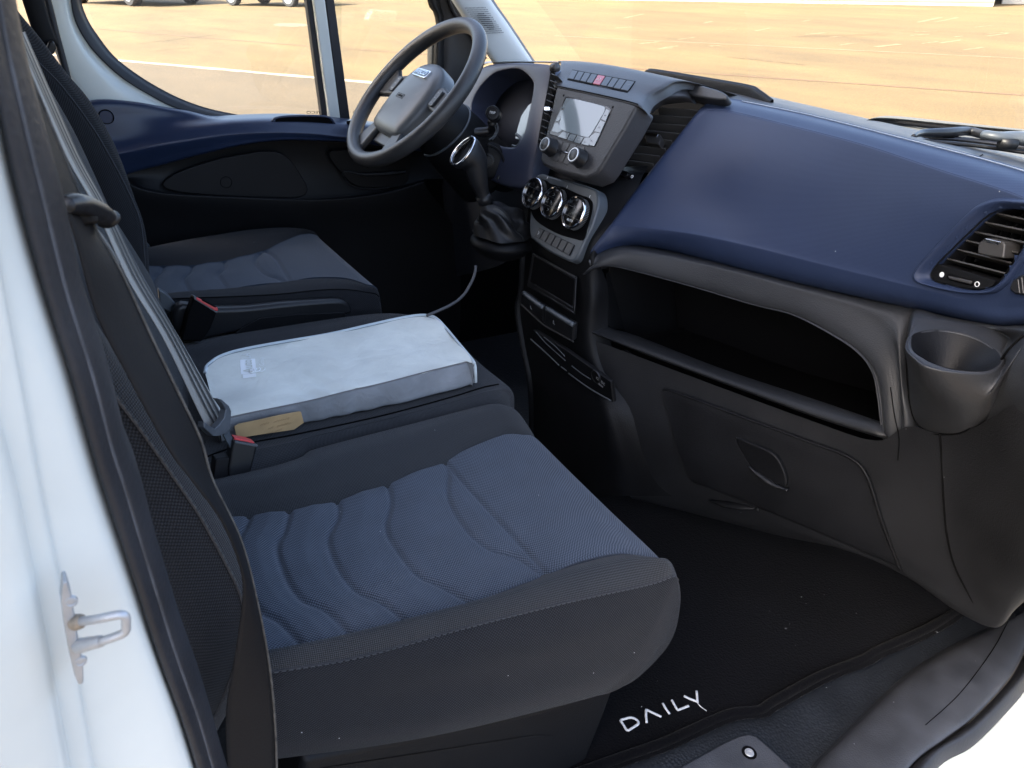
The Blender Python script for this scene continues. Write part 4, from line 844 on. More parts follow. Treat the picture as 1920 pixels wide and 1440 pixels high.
tz = lambda pts: [P(1140 + a/4, 1240 + b/4, z=.0125) for a, b in pts]
for nm, s_ in (('letter_d', [(92, 440), (118, 480), (145, 518), (185, 497), (222, 474), (228, 455), (205, 432), (170, 421), (130, 430), (95, 440)]), ('letter_a', [(290, 460), (284, 410), (286, 362), (340, 388), (400, 416)]), ('letter_i', [(410, 314), (434, 356), (462, 394)]),
               ('letter_l', [(478, 290), (500, 330), (522, 366), (562, 351), (606, 334)]), ('letter_y', [(664, 222), (668, 265), (671, 310)]), ('letter_y_arm', [(570, 260), (610, 280), (664, 300)])):
    pts = tz(s_); tube('embroidered_letter', pts, .0023, PALE, mt, 8, 26 if len(pts) > 3 else 10, sm=(nm == 'letter_d'), flat=.7, nrm=(0, 0, 1))
tube('loose_thread', tz([(671, 312), (690, 335), (715, 355), (740, 372)]), .0009, PALE, mt, 5, 14)
vs_, fs = [], []
for i in range(26):   # lint and crumbs
    p = V((rf.uniform(.62, 1.45), rf.uniform(-.84, -.35), .0125)); r = rf.choice((.0004, .0005, .0006, .0009)); an = rf.uniform(0, 6.3); l = r*rf.uniform(1, 4)
    u = V((math.cos(an), math.sin(an), 0)); v_ = V((-u.y, u.x, 0)); k0_ = len(vs_); vs_ += [p - u*l, p + v_*r*.5, p + u*l, p - v_*r*.5, p + V((0, 0, r))]
    fs += [(k0_, k0_+1, k0_+4), (k0_+1, k0_+2, k0_+4), (k0_+2, k0_+3, k0_+4), (k0_+3, k0_, k0_+4)]
li = mk('lint', vs_, fs, PALE, mt, False); li['kind'] = 'stuff'
cbl = tube('floor_cable', [P(892, 498, x=.78), P(888, 520, x=.77), P(870, 552, x=.74), P(845, 572, x=.70), P(800, 592, x=.64)], .0032, mat('grey cable', (.05, .05, .054), .5), None, 8, 30)
tag(cbl, 'grey cable curving down to the floor behind the bench', 'cable')
# ------------------------------------------------------------------ dashboard
dash = thing('dashboard', 'van dashboard with blue passenger panel, radio, vents and storage shelf', 'dashboard', (1.2, 0, 0))
D_ = lambda pts: C('x', pts)
# blue passenger panel
q0 = D_([(1335, 193, 1.360), (1352, 188, 1.365), (1369, 187, 1.365), (1450, 202, 1.375), (1537, 221, 1.370), (1687, 259, 1.330), (1837, 298, 1.295), (1920, 322, 1.265), (1990, 345, 1.230)])
q1 = D_([(1308, 212, 1.275), (1330, 206, 1.290), (1365, 208, 1.295), (1462, 231, 1.295), (1612, 270, 1.270), (1762, 319, 1.230), (1880, 356, 1.195), (1920, 371, 1.180), (1990, 396, 1.145)])
q2 = D_([(1252, 283, 1.185), (1290, 280, 1.205), (1400, 300, 1.235), (1500, 322, 1.24), (1612, 348, 1.235), (1762, 395, 1.205), (1870, 425, 1.18), (1920, 440, 1.165), (1990, 462, 1.13)])
q3 = D_([(1192, 360, 1.095), (1225, 362, 1.115), (1330, 383, 1.17), (1440, 405, 1.195), (1550, 430, 1.205), (1750, 478, 1.195), (1860, 508, 1.175), (1920, 522, 1.16), (1990, 536, 1.12)])
q4 = D_([(1143, 426, 1.02), (1170, 425, 1.04), (1294, 440, 1.11), (1410, 465, 1.155), (1537, 497, 1.18), (1717, 541, 1.19), (1850, 573, 1.18), (1920, 577, 1.155), (1990, 570, 1.11)])
q5 = D_([(1108, 475, .985), (1140, 464, 1.02), (1182, 457, 1.06), (1250, 467, 1.11), (1330, 487, 1.145), (1500, 530, 1.19), (1712, 577, 1.215), (1800, 597, 1.21), (1870, 608, 1.19), (1920, 606, 1.165), (1990, 590, 1.11)])
def lip(c, d=(.035, .012, 0)): return [c[0] + V(d), c[0] + V(d)*.35 + V((0, .006, 0))] + c
sh_ = lambda c, d: [p + V(d) for p in c]
rowsb = [lip(sh_(q0, (.05, 0, -.012))), lip(sh_(q0, (.012, 0, .0015))), lip(q0), lip(mean(q0, q1, .5, (-.004, 0, .004))), lip(mean(q0, q1, .93, (-.001, 0, .001))), lip(q1), lip(mean(q1, q2, .12, (-.0015, 0, 0))), lip(q2), lip(q3), lip(mean(q3, q4, .85)), lip(q4), lip(mean(q4, q5, .5, (-.006, 0, -.003))), lip(q5), lip(sh_(q5, (.02, 0, -.006))), lip(sh_(q5, (.06, 0, -.004)))]
gp = loft('glove_panel', rowsb, BLUE, dash, 110, 4)
# passenger vent cut into it
FV = Fr(P(1760, 500, x=1.197), P(1900, 520, x=1.168) - P(1760, 500, x=1.197), P(1840, 400, x=1.192) - P(1760, 500, x=1.197))
assert FV.n.dot(CAM - FV.o) > 0
vo = [(1743, 516), (1748, 505), (1758, 492), (1780, 470), (1801, 449), (1822, 429), (1840, 412), (1852, 403), (1866, 396), (1886, 392), (1905, 393), (1930, 398), (1932, 420), (1922, 452), (1910, 470), (1895, 494), (1884, 511), (1872, 526), (1856, 538), (1832, 543), (1808, 541), (1787, 537), (1765, 532), (1748, 525)]
bz = [(1712, 518), (1718, 505), (1730, 491), (1754, 464), (1778, 438), (1804, 411), (1826, 390), (1840, 381), (1858, 374.5), (1880, 371), (1905, 373), (1945, 380), (1952, 410), (1938, 462), (1918, 494), (1903, 516), (1890, 534), (1868, 549), (1835, 552), (1808, 550), (1782, 546), (1755, 540), (1732, 534), (1716, 527)]
gt = bvh(gp); hole = [FV.loc(FV.pt(*a).lerp(FV.pt(*b), .5)) for a, b in zip(vo, bz)]
vin, vout = FV.px(vo), [hit(gt, *b) or FV.pt(*b) for b in bz]
open_up(gp, lambda c: inside(*FV.loc(c), hole) and abs((c - FV.o).dot(FV.n)) < .1)
def ringloft(name, fr, A, hA, B, hB, steps, m, par, n=80):
    """a closed lip between outline A and outline B: steps of (fraction, extra height)"""
    A, B = rs(A, n, True), rs(B, n, True)
    return loft(name, [[a.lerp(b, f) + fr.n*(hA + (hB-hA)*f + e) for a, b in zip(A, B)] for f, e in steps], m, par, n, 3, True)
ringloft('vent_bezel', FV, vin, -.006, vout, .0, [(-.004, -.008), (0, 0), (.25, .004), (.55, .009), (.8, .0085), (1, .0), (1.02, -.006)], BLUE, dash)
vent = plate('air_vent', FV, vo, -.075, -.06, VOID, dash, 0, 1, 60)
ringloft('vent_liner', FV, vin, 0, vin, -.07, [(0, -.001), (.3, 0), (1, 0)], SOFT, vent, 60)
SLAT = mat('vent slat plastic', (.038, .037, .037), .42, tex=('noise', .002), bump=.00012)
for l, r in (((1861, 398), (1935, 414)), ((1836, 414), (1932, 434)), ((1818, 432), (1924, 455)), ((1801, 448), (1910, 474)), ((1786, 465), (1897, 493)), ((1769, 483), (1884, 512))):
    a, b = FV.pt(*l, -.012), FV.pt(*r, -.012); bar('slat', a, b, -FV.n*.85 - V((0, 0, .25)), .04, .0028, SLAT, vent)
for k in range(5):
    a = FV.pt(1800 + 26*k, 500 - 9*k, -.045); bar('deflector', a, a + FV.v*.09 + FV.u*.03, -FV.n, .015, .0016, BLACK, vent)
tb = plate('vent_tab', FV, [(1836, 460), (1842, 452), (1853, 446), (1884, 453), (1888, 458), (1885, 485), (1862, 482), (1836, 476)], -.03, .004, SLAT, vent, .003, 2)
plate('tab_trim', FV, [(1845, 452), (1853, 446.5), (1883, 453.5), (1876, 460)], .003, .0056, CHROME, vent, .001, 1)
tw = plate('vent_base', FV, [(1743, 517), (1748, 506), (1757, 495), (1810, 510), (1865, 527), (1856, 538), (1832, 543), (1787, 537), (1750, 527)], -.03, -.003, BLACK, vent, .001, 1)
plate('thumbwheel_slot', FV, [(1773, 519), (1777, 513), (1822, 524), (1825, 530), (1820, 536), (1780, 526)], -.003, -.0018, VOID, vent, 0, 1)
plate('thumbwheel', FV, [(1777, 517), (1822, 527), (1820, 533), (1780, 523)], -.006, .001, SLAT, vent, .0015, 2)
lathe('open_mark', FV.pt(1766, 515, -.0028), FV.n, [(0, .0004), (.0042, .0004), (.0043, 0)], WHITE, vent, 16)
tube('close_mark', [FV.pt(1832, 533, -.0024) + FV.u*(.0036*math.cos(k*.393)) + FV.v*(.0036*math.sin(k*.393)) for k in range(16)], .0007, WHITE, vent, 5, 0, True)
# small demister vent at the very end of the panel
dv = plate('demister_vent', FV, [(1901, 541), (1908, 526), (1925, 515), (1950, 512), (1950, 556), (1912, 551)], -.02, .012, SOFT, dash, .003, 1)
for k in range(3): a = FV.pt(1908 + 7*k, 524 - 4*k, .013); bar('slat', a, FV.pt(1911 + 7*k, 550, .013), -FV.n, .01, .0016, SLAT, dv)
# top pad behind the panel, along the windscreen
t0 = D_([(1062, 118, 1.460), (1168, 131, 1.460), (1305, 157, 1.480), (1444, 189, 1.490), (1612, 229, 1.480), (1762, 270, 1.440), (1920, 319, 1.390), (1990, 342, 1.350)])
t1 = D_([(1300, 175, 1.380), (1369, 190, 1.380), (1450, 205, 1.385), (1537, 224, 1.380), (1687, 262, 1.340), (1837, 301, 1.305), (1920, 325, 1.275), (1990, 348, 1.240)])
t2 = D_([(1310, 163, 1.425), (1380, 178, 1.430), (1444, 193, 1.435), (1612, 232, 1.415), (1762, 272, 1.375), (1920, 320, 1.335), (1990, 343, 1.295)])
tp_ = loft('top_pad', [sh_(t1, (0, 0, -.02)), t1, t2, t0[2:], sh_(t0[2:], (.03, 0, -.006)), sh_(t0[2:], (.28, 0, -.03))], GREY, dash, 60, 5)
_tb = bvh(tp_); tube('pad_seam', [hit(_tb, a_, b_, .0004) for a_, b_ in ((1831, 298.5), (1836, 294), (1842, 290))], .0014, VOID, dash, 6)
tube('chrome_line', [p + V((-.002, 0, .0015)) for p in rs(q0, 60)[6:]], .0011, mat('pale trim line', (.26, .30, .36), .4), dash, 6)
# tray lid and phone ledge on top
tr0 = D_([(1203, 139.0, 1.44), (1210, 134.0, 1.445), (1222, 132.0, 1.45), (1312, 146.5, 1.46), (1399, 162.0, 1.46), (1420, 172.0, 1.45), (1444, 190.0, 1.44)])
loft('tray_rim', [sh_(tr0, (-.004, 0, -.05)), sh_(tr0, (-.003, 0, -.006)), sh_(tr0, (.002, 0, .001)), sh_(tr0, (.012, 0, .0)), sh_(tr0, (.014, 0, -.05))], BLACK, dash, 50, 4)
FL = Fr(P(1330, 175, x=1.30), P(1365, 181, x=1.30) - P(1294, 163, x=1.30), (.6, 0, .8))
plate('tray_lid', FL, [(1291, 170), (1296, 162), (1306, 160), (1345, 170), (1362, 178), (1366, 186), (1350, 190), (1300, 182)], -.02, .006, GREY, dash, .005, 3, 50)

# centre stack ----------------------------------------------------
FR = facing(P(1090, 228, y=.08), 24)
so1 = [(1043, 161), (1106, 174.5), (1170, 189), (1195, 196.5), (1186, 214), (1170, 243), (1147, 280), (1128, 312), (1118, 325), (1097, 334), (1060, 325), (1029, 315), (1017, 309), (1012, 298), (1018, 272), (1028, 230), (1036, 195)]
STK = mat('granular grey stack plastic', (.034, .034, .037), .5, tex=('leather', .003), bump=.00035, var=.1, vscale=10, dust=.02)
rad = plate('radio', FR, so1, -.06, .0, STK, dash, .007, 4)
# hump above it with the switch row
h0 = FR.px([(1041, 161), (1106, 174), (1170, 188.5), (1197, 196)], -.001)
h1 = D_([(1046, 145, 1.105), (1106, 153, 1.11), (1170, 166, 1.115), (1208, 178, 1.12)])
h2 = D_([(1051, 127, 1.155), (1106, 132, 1.16), (1170, 143, 1.165), (1236, 161, 1.17)])
h3 = D_([(1054, 117, 1.20), (1106, 119, 1.21), (1170, 128, 1.22), (1262, 149, 1.225)])
h4 = D_([(1054, 116, 1.27), (1106, 118, 1.28), (1170, 128, 1.29), (1302, 155, 1.30)])
def side_drop(c): # the hump's cheek towards the passenger
    e = c[-1]; return c + [e + V((.012, -.004, -.006)), e + V((.03, -.005, -.02))]
def side_l(c): e = c[0]; return [e + V((.03, .003, -.05)), e + V((.012, .002, -.010))] + c
hm = loft('switch_hump', [side_l(side_drop(x_)) for x_ in (sh_(h0, (.01, 0, -.01)), h0, h1, h2, h3, h4, sh_(h4, (.16, 0, -.03)))], STK, dash, 60, 6)
tube('stack_seam', [p + FR.n*.0015 for p in h0], .0012, VOID, dash, 6, 30)
cheek = loft('hump_cheek', [D_([(1195, 197, 1.12), (1209, 180, 1.14), (1235, 165, 1.18), (1272, 158, 1.24), (1304, 156, 1.32)]), D_([(1204, 203, 1.13), (1218, 188, 1.15), (1240, 176, 1.19), (1275, 170, 1.25), (1300, 170, 1.32)]), D_([(1220, 208, 1.16), (1230, 196, 1.17), (1243, 187, 1.2), (1285, 181, 1.26), (1302, 186, 1.32)]), D_([(1222, 214, 1.22), (1235, 202, 1.23), (1250, 196, 1.25), (1290, 192, 1.29), (1306, 196, 1.33)])], STK, dash, 40, 4)
ht_ = bvh(hm); bx0, bx1 = [hit(ht_, 1073, 132), hit(ht_, 1191, 154)], [hit(ht_, 1064, 149), hit(ht_, 1177, 173)]
FBt = Fr(sum(bx0 + bx1, V())/4, (bx0[1] - bx0[0]) + (bx1[1] - bx1[0]), (bx0[0] - bx1[0]) + (bx0[1] - bx1[1]))
def on_hump(u, v, h=0): return hit(ht_, 1064 + 113*u + (9 + 5*u)*v, 149 + 24*u - (17 + 2*u)*v) + FBt.n*h
bdr = [[on_hump(u/20, v) for u in range(21)] for v in (-.06, 1.06)]; bo_ = bdr[0] + bdr[1][::-1]
swp = prism('switch_row', [p - FBt.n*.006 for p in bo_], [p + FBt.n*.0007 for p in bo_], VOID, dash, 0, 1, False)
SWB = mat('switch key', (.032, .033, .036), .45, tex=('noise', .002), bump=.0001)
NBT = 9; fr_ = [0, .1, .2, .305, .41, .535, .645, .75, .87, 1]
for k in range(NBT):
    u0, u1 = fr_[k] + .006, fr_[k+1] - .006
    qd = [on_hump(u0, .05), on_hump(u1, .05), on_hump(u1, .95), on_hump(u0, .95)]; cq = sum(qd, V())/4
    s_ = prism('switch_key', [p + FBt.n*.0 for p in qd], [p + FBt.n*.0026 for p in qd], REDB if k == 4 else SWB, swp, .0012, 2)
    if k == 4:
        s_['label'] = 'red hazard warning switch'
        tri = [cq + FBt.u*(.0062*math.cos(a_)) + FBt.v*(.0062*math.sin(a_)) + FBt.n*.003 for a_ in (1.571, 3.665, 5.76)]
        tube('hazard_triangle', tri, .0006, WHITE, swp, 4, 0, True)
    elif k in (1, 2, 3, 5, 6, 7):
        l = FBt.loc(cq); tube('switch_symbol', [FBt.uv(l[0] - .003, l[1] + .002, .0029), FBt.uv(l[0] + .002, l[1] + .003, .0029), FBt.uv(l[0] + .003, l[1] - .002, .0029)], .0004, MARK, swp, 4)
    elif k == 8: l = FBt.loc(cq); text('switch_text', 'AUTO', FBt, l[0], l[1], .005, MARK, swp, .0028, rot=1.2)
# radio face
scr = plate('radio_frame', FR, [(1060, 183), (1066, 181), (1140, 200), (1147, 206), (1115, 276), (1031, 252)], 0, .0016, GLOSS, rad, .001, 1)
scp = [(1080, 187), (1130, 199), (1136, 206), (1128, 222), (1114, 246), (1108, 255), (1100, 258), (1056, 245), (1050, 238), (1053, 222), (1060, 203), (1068, 190)]
plate('display', FR, scp, .001, .0028, SCREEN, rad, .0006, 1, 50)
for q in ([(1063, 184.5), (1077, 187), (1066, 193), (1060, 205), (1054, 204)], [(1053, 207), (1059, 208), (1053, 222), (1049, 228), (1043, 228)], [(1042, 231), (1048, 231), (1051, 240), (1055, 246), (1047, 250), (1036, 247)],
          [(1057, 247.5), (1069, 250.5), (1063, 262), (1047, 257)], [(1071, 251), (1082, 254), (1075, 266), (1065, 263)], [(1084, 254.5), (1096, 258), (1088, 270), (1077, 267)], [(1098, 258.5), (1105, 258), (1111, 261), (1104, 274), (1091, 271)], [(1107, 257), (1118, 249), (1127, 251), (1115, 275), (1106, 273)],
          [(1115, 247), (1127, 226), (1136, 230), (1127, 250)], [(1128, 224), (1138, 205), (1145, 208), (1137, 228)]):
    plate('radio_key', FR, q, .001, .0026, KEYS, rad, .0005, 1)
for k, (px, py) in enumerate(((1064, 257), (1074, 260), (1086, 263), (1098, 267), (1111, 265), (1125, 240), (1136, 217), (1051, 218))):
    l = FR.loc(FR.pt(px, py)); rbox('key_symbol', FR, l[0], l[1], .006, .0018, .0026, .0029, MARK, rad, .0008, 0)
for px, py in ((1057, 179), (1149, 201)): lathe('panel_hole', FR.pt(px, py, .0), FR.n, [(0, .0006), (.0025, .0006), (.0026, 0)], VOID, rad, 12)
SQK = mat('satin radio keys', (.045, .047, .05), .4)
for q in ([(1046, 262), (1057, 265), (1050, 282), (1040, 279)], [(1058, 266), (1070, 269), (1061, 285), (1051, 282)], [(1071, 269.5), (1082, 272), (1074, 289), (1063, 286)], [(1083, 273), (1096, 276), (1098, 285), (1080, 291)],
          [(1044, 286), (1051, 288), (1046, 303), (1036, 299)], [(1053, 288.5), (1062, 290), (1055, 305), (1048, 303)], [(1064, 291), (1074, 293), (1066, 309), (1057, 306)]):
    plate('lower_key', FR, q, .0, .0014, SQK, rad, .0008, 1)
tube('bright_bar', FR.px([(1046, 281), (1062, 286), (1072, 289)], .003), .0011, CHROME, rad, 6)
for px, py in ((1036, 278), (1090, 298)):
    c = FR.pt(px, py, 0); ax = FR.n
    kn = lathe('radio_knob', c, ax, [(.020, 0), (.0205, .002), (.019, .004), (.0185, .022), (.0175, .025), (0, .0255)], SOFT, rad, 40)
    lathe('knob_ring', c + ax*.0248, ax, [(.0128, .0002), (.0132, .0014), (.0148, .0014), (.0155, 0)], SILVER, rad, 36)
    lathe('knob_cap', c + ax*.025, ax, [(0, .0012), (.0115, .001), (.0125, .0003)], SQK, rad, 32)
# left vent between cluster and radio
FLV = facing(P(1022, 200, y=.215), 22)
_lq = [(1033, 128), (1043, 124), (1038, 165), (1026, 230), (1016, 272), (1008, 268), (1017, 215), (1028, 160)]
lv = prism('air_vent', [FLV.pt(a_, b_, -.05) for a_, b_ in _lq], [FLV.pt(a_, b_, -.03) for a_, b_ in _lq], VOID, dash, 0, 1, False)
for k in range(11):
    f = k / 10.5; a = V((1036 - 24*f - 3, 138 + 128*f, 0)); bar('slat', FLV.pt(a.x, a.y, -.012), FLV.pt(a.x + 13 - 3*f, a.y + 5, -.012), -FLV.n*.8 - V((0, 0, .3)), .03, .002, SLAT, lv)
plate('tab_trim', FLV, [(1020, 200), (1030, 200), (1031, 207), (1020, 207)], -.01, .0, CHROME, lv, .001, 1)
tube('vent_roller', FLV.px([(1036, 128), (1045, 126)], -.004), .010, SLAT, lv, 12)
# right centre vent
FCV = facing(P(1230, 262, x=1.225), 44)
cv = plate('air_vent', FCV, [(1225, 190), (1312, 196), (1300, 225), (1200, 330), (1140, 330)], -.07, -.055, VOID, dash, 0, 1)
SLAT2 = mat('centre vent slat plastic', (.075, .075, .077), .4)
for l, r in (((1232, 201), (1314, 207)), ((1218, 215), (1300, 220)), ((1208, 229), (1286, 235)), ((1202, 243), (1273, 250)), ((1189, 257), (1259, 263)), ((1183, 272), (1247, 278)), ((1175, 285), (1236, 292)), ((1166, 299), (1224, 306))):
    bar('slat', FCV.pt(*l, -.012), FCV.pt(*r, -.012), -FCV.n*.85 - V((0, 0, .3)), .03, .0026, SLAT2, cv)
plate('vent_tab', FCV, [(1209, 256), (1212, 250), (1222, 249), (1238, 252), (1240, 258), (1236, 272), (1212, 268)], -.02, .002, SLAT, cv, .003, 2)
plate('tab_trim', FCV, [(1210, 256), (1213, 250.5), (1236, 252.5), (1233, 259)], .001, .0045, CHROME, cv, .001, 1)
# console skin around and below the stack
con = [D_([(1000, 262, 1.10), (1060, 290, 1.10), (1110, 325, 1.11), (1150, 314, 1.145), (1215, 312, 1.18)]),
       D_([(998, 310, 1.075), (1060, 335, 1.07), (1120, 342, 1.075), (1160, 330, 1.10), (1205, 330, 1.13)]),
       D_([(992, 360, 1.05), (1060, 368, 1.045), (1120, 372, 1.045), (1155, 376, 1.065), (1186, 374, 1.09)]),
       D_([(988, 415, 1.02), (1050, 435, 1.01), (1105, 440, 1.005), (1128, 440, 1.01), (1145, 430, 1.025)]),
       D_([(985, 465, 1.0), (1040, 488, .992), (1088, 500, .985), (1108, 484, .985), (1120, 474, 1.0)]),
       D_([(982, 540, 1.0), (1035, 560, .992), (1080, 578, .985), (1108, 560, .985), (1140, 540, 1.03)]),
       D_([(975, 580, .99), (1030, 618, .985), (1080, 645, .98), (1105, 630, .985), (1140, 612, 1.03)]),
       D_([(985, 650, .985), (1040, 700, .98), (1090, 720, .98), (1120, 700, .99), (1160, 690, 1.04)]),
       D_([(1000, 740, .99), (1060, 780, .98), (1130, 800, .98), (1160, 790, 1.0), (1200, 780, 1.04)]),
       D_([(1000, 900, 1.05), (1080, 930, 1.03), (1150, 930, 1.03), (1200, 930, 1.06), (1260, 930, 1.1)])]
loft('console_body', con, BLACK, dash, 60, 6)
lft = [[p + V((.0, .02, 0)) for p in (c[0],)] for c in con]
loft('console_cheek', [[c[0] for c in con], [c[0] + V((.01, .012, -.004)) for c in con], [c[0] + V((.28, .03, 0)) for c in con]], BLACK, dash, 40, 4)
p0_ = FCV.pt(1152, 323, -.02)
FSL = Fr(P(1168, 327, x=1.10), P(1185, 331, x=1.105) - P(1152, 323, x=1.10), (.5, 0, .85))
lathe('open_mark', FSL.pt(1152, 322.5, .006), FSL.n, [(0, .0006), (.0034, .0006), (.0035, -.004)], WHITE, dash, 14)
tube('close_mark', [FSL.pt(1185, 331, .007) + FSL.u*(.003*math.cos(k*.393)) + FSL.v*(.003*math.sin(k*.393)) for k in range(16)], .0006, WHITE, dash, 5, 0, True)
plate('thumbwheel', FSL, [(1156, 321), (1161, 318), (1178, 324), (1181, 331), (1175, 334), (1158, 329)], -.01, .008, GLOSS, dash, .002, 2)
# climate panel
FH = facing(P(1045, 383, y=.10), 22)
hv = [(1002, 345), (1006, 331), (1018, 326), (1028, 329), (1070, 340), (1112, 353), (1122, 362), (1124, 382), (1120, 400), (1112, 425), (1099, 452), (1090, 472), (1082, 486), (1072, 491), (1062, 488), (1030, 472), (1003, 452), (996, 444), (994, 425), (997, 385)]
cl = plate('climate_panel', FH, hv, -.03, .004, SILK, dash, .006, 3, 90)
plate('climate_well', FH, [(998, 362), (1003, 345), (1018, 338), (1028, 340), (1034, 345), (1048, 349), (1060, 352), (1072, 358), (1090, 366), (1106, 372), (1114, 382), (1112, 402), (1104, 430), (1097, 451), (1080, 449), (1050, 440), (1020, 424), (1004, 410), (997, 390)], .003, .0052, VOID, cl, .003, 2, 80)
for k, (px, py) in enumerate(((1009, 366), (1045, 384), (1086, 403))):
    c = FH.pt(px, py, 0); ax = FH.n; dl = lathe('climate_dial', c, ax, [(.035, .002), (.0355, .008), (.0345, .016), (.033, .018), (0, .018)], SOFT, dash, 44)
    lathe('chrome_ring', c, ax, [(.0315, .0175), (.0325, .0215), (.0345, .0222), (.0365, .0205), (.037, .017)], CHROME, dl, 44)
    lathe('dial_face', c, ax, [(0, .0195), (.030, .0192), (.0316, .0184)], GLOSS, dl, 40)
    for s_ in (-1, 1): bar('dial_divider', c + FH.u*-.028 + FH.v*(.0105*s_) + ax*.0196, c + FH.u*.028 + FH.v*(.0105*s_) + ax*.0196, FH.v, .0007, .0004, SQK, dl, 0)
    for j in range(26):
        an = -1.25 + j*.1; d_ = FH.u*math.cos(an) + FH.v*math.sin(an); bar('grip_rib', c + d_*.0356 + ax*.006, c + d_*.0356 + ax*.0155, d_, .0016, .0012, SILVER, dl, 0)
    l = FH.loc(c)
    if k == 2: text('dial_text', 'AUTO', FH, l[0] + .001, l[1] - .0185, .0075, WHITE, dl, .0202)
    if k == 0: text('dial_text', 'AC', FH, l[0] + .001, l[1] - .0185, .007, MARK, dl, .0202)
    if k == 1:
        for t_ in ((0, .018), (.0, 0), (-.014, .004), (0, -.018)): tube('dial_symbol', [FH.uv(l[0] + t_[0] - .003, l[1] + t_[1] + .003, .0201), FH.uv(l[0] + t_[0] + .002, l[1] + t_[1], .0201), FH.uv(l[0] + t_[0] - .003, l[1] + t_[1] - .003, .0201)], .0005, MARK, dl, 4)
    rbox('index_mark', FH, l[0] + .013, l[1] + .045, .0012, .006, .004, .0046, WHITE, cl, .0005, 0)
brow0, brow1 = [FH.pt(1012, 427, .004), FH.pt(1079, 460, .004)], [FH.pt(1003, 443, .004), FH.pt(1069, 480, .004)]
bq = [brow0[0], brow0[1], brow1[1], brow1[0]]; prism('key_bed', [p + FH.n*.0 for p in bq], [p + FH.n*.0016 for p in bq], VOID, cl, .001, 1)
for k in range(6):
    u0, u1 = k/6 + .012, (k+1)/6 - .012; qd = [brow1[0].lerp(brow1[1], u0), brow1[0].lerp(brow1[1], u1), brow0[0].lerp(brow0[1], u1), brow0[0].lerp(brow0[1], u0)]; cq = sum(qd, V())/4; qd = [p.lerp(cq, .05) for p in qd]
    prism('switch_key', qd, [p + FH.n*.0045 for p in qd], SQK, cl, .001, 2)
    if k == 0: l = FH.loc(cq); tube('switch_symbol', [FH.uv(l[0] - .002, l[1] + .004, .0092), FH.uv(l[0] + .002, l[1] + .001, .0092), FH.uv(l[0] - .001, l[1] - .004, .0092)], .0005, WHITE, cl, 4)
# trays below
FTr = facing(P(1040, 530, x=.975), 4)
tr = plate('tray', FTr, [(1000, 474), (1083, 519), (1079, 590), (990, 536)], -.002, .004, SOFT, dash, .003, 2)
plate('tray_opening', FTr, [(1005, 481), (1080, 525), (1076, 573), (997, 528)], .003, .0055, VOID, tr, .002, 1)
for k, (a, b) in enumerate((((1006, 481), (1081, 523.5)), ((1003, 533), (1074, 577)), ((1001, 540), (1076, 586)))): tube('tray_rail', [FTr.pt(*a, .007), FTr.pt(*b, .007)], .0014 if k else .001, SOFT, tr, 6)
FDr = facing(P(1030, 595, x=.965), -8)
for q in ([(980, 546), (1021, 574), (1020, 607), (977, 571)], [(1023, 575), (1077, 606), (1075, 640), (1022, 609)]):
    fl = plate('tray_flap', FDr, q, -.012, .004, SOFT, dash, .006, 3)
    a, b = q[0], q[1]; tube('flap_edge', [FDr.pt(a[0]+2, a[1]+3, .004), FDr.pt((a[0]+b[0])/2, (a[1]+b[1])/2+3.5, .006), FDr.pt(b[0]-2, b[1]+3, .004)], .006, SILK, fl, 10, 12)
for (px, py), s_ in (((999, 576), 1), ((1042, 604), 1)):
    l = FDr.loc(FDr.pt(px, py)); tube('flap_symbol', [FDr.uv(l[0]-.003, l[1]+.004, .0045), FDr.uv(l[0]-.003, l[1]-.003, .0045), FDr.uv(l[0]+.003, l[1]-.004, .0045)], .0007, MARK, dash, 4)
tube('tray_lip', FDr.px([(977, 571), (1000, 592), (1022, 611), (1050, 627), (1075, 641)], .005), .0026, SOFT, dash, 8, 20)
FLo = facing(P(1070, 690, x=.955), -10)
for pts, r in (([(995, 636), (1022, 660), (1048, 685)], .0016), ([(1052, 688), (1062, 695)], .0016), ([(1066, 700), (1105, 728), (1145, 751)], .0016), ([(1072, 686), (1090, 700), (1107, 711)], .0012), ([(1020, 632), (1042, 650), (1059, 668)], .001), ([(1005, 622), (1025, 645), (1060, 676)], .001)):
    tube('tray_edge', FLo.px(pts, .004), r, SILK, dash, 6, 14)
plate('lower_tray', FLo, [(1000, 618), (1060, 655), (1145, 715), (1150, 755), (1060, 700), (996, 642)], -.01, .001, BLACK, dash, .003, 2)
l = FLo.loc(FLo.pt(1127, 714)); sk = lathe('power_socket', FLo.pt(1118, 706, .001), FLo.n, [(.013, .003), (.0155, .003), (.016, 0)], SOFT, dash, 24)
text('socket_text', '12V DC', FLo, l[0], l[1], .0095, MARK, dash, .002, rot=-.1)
text('socket_text', '180W', FLo, l[0], l[1] - .011, .0075, MARK, dash, .002, rot=-.1)

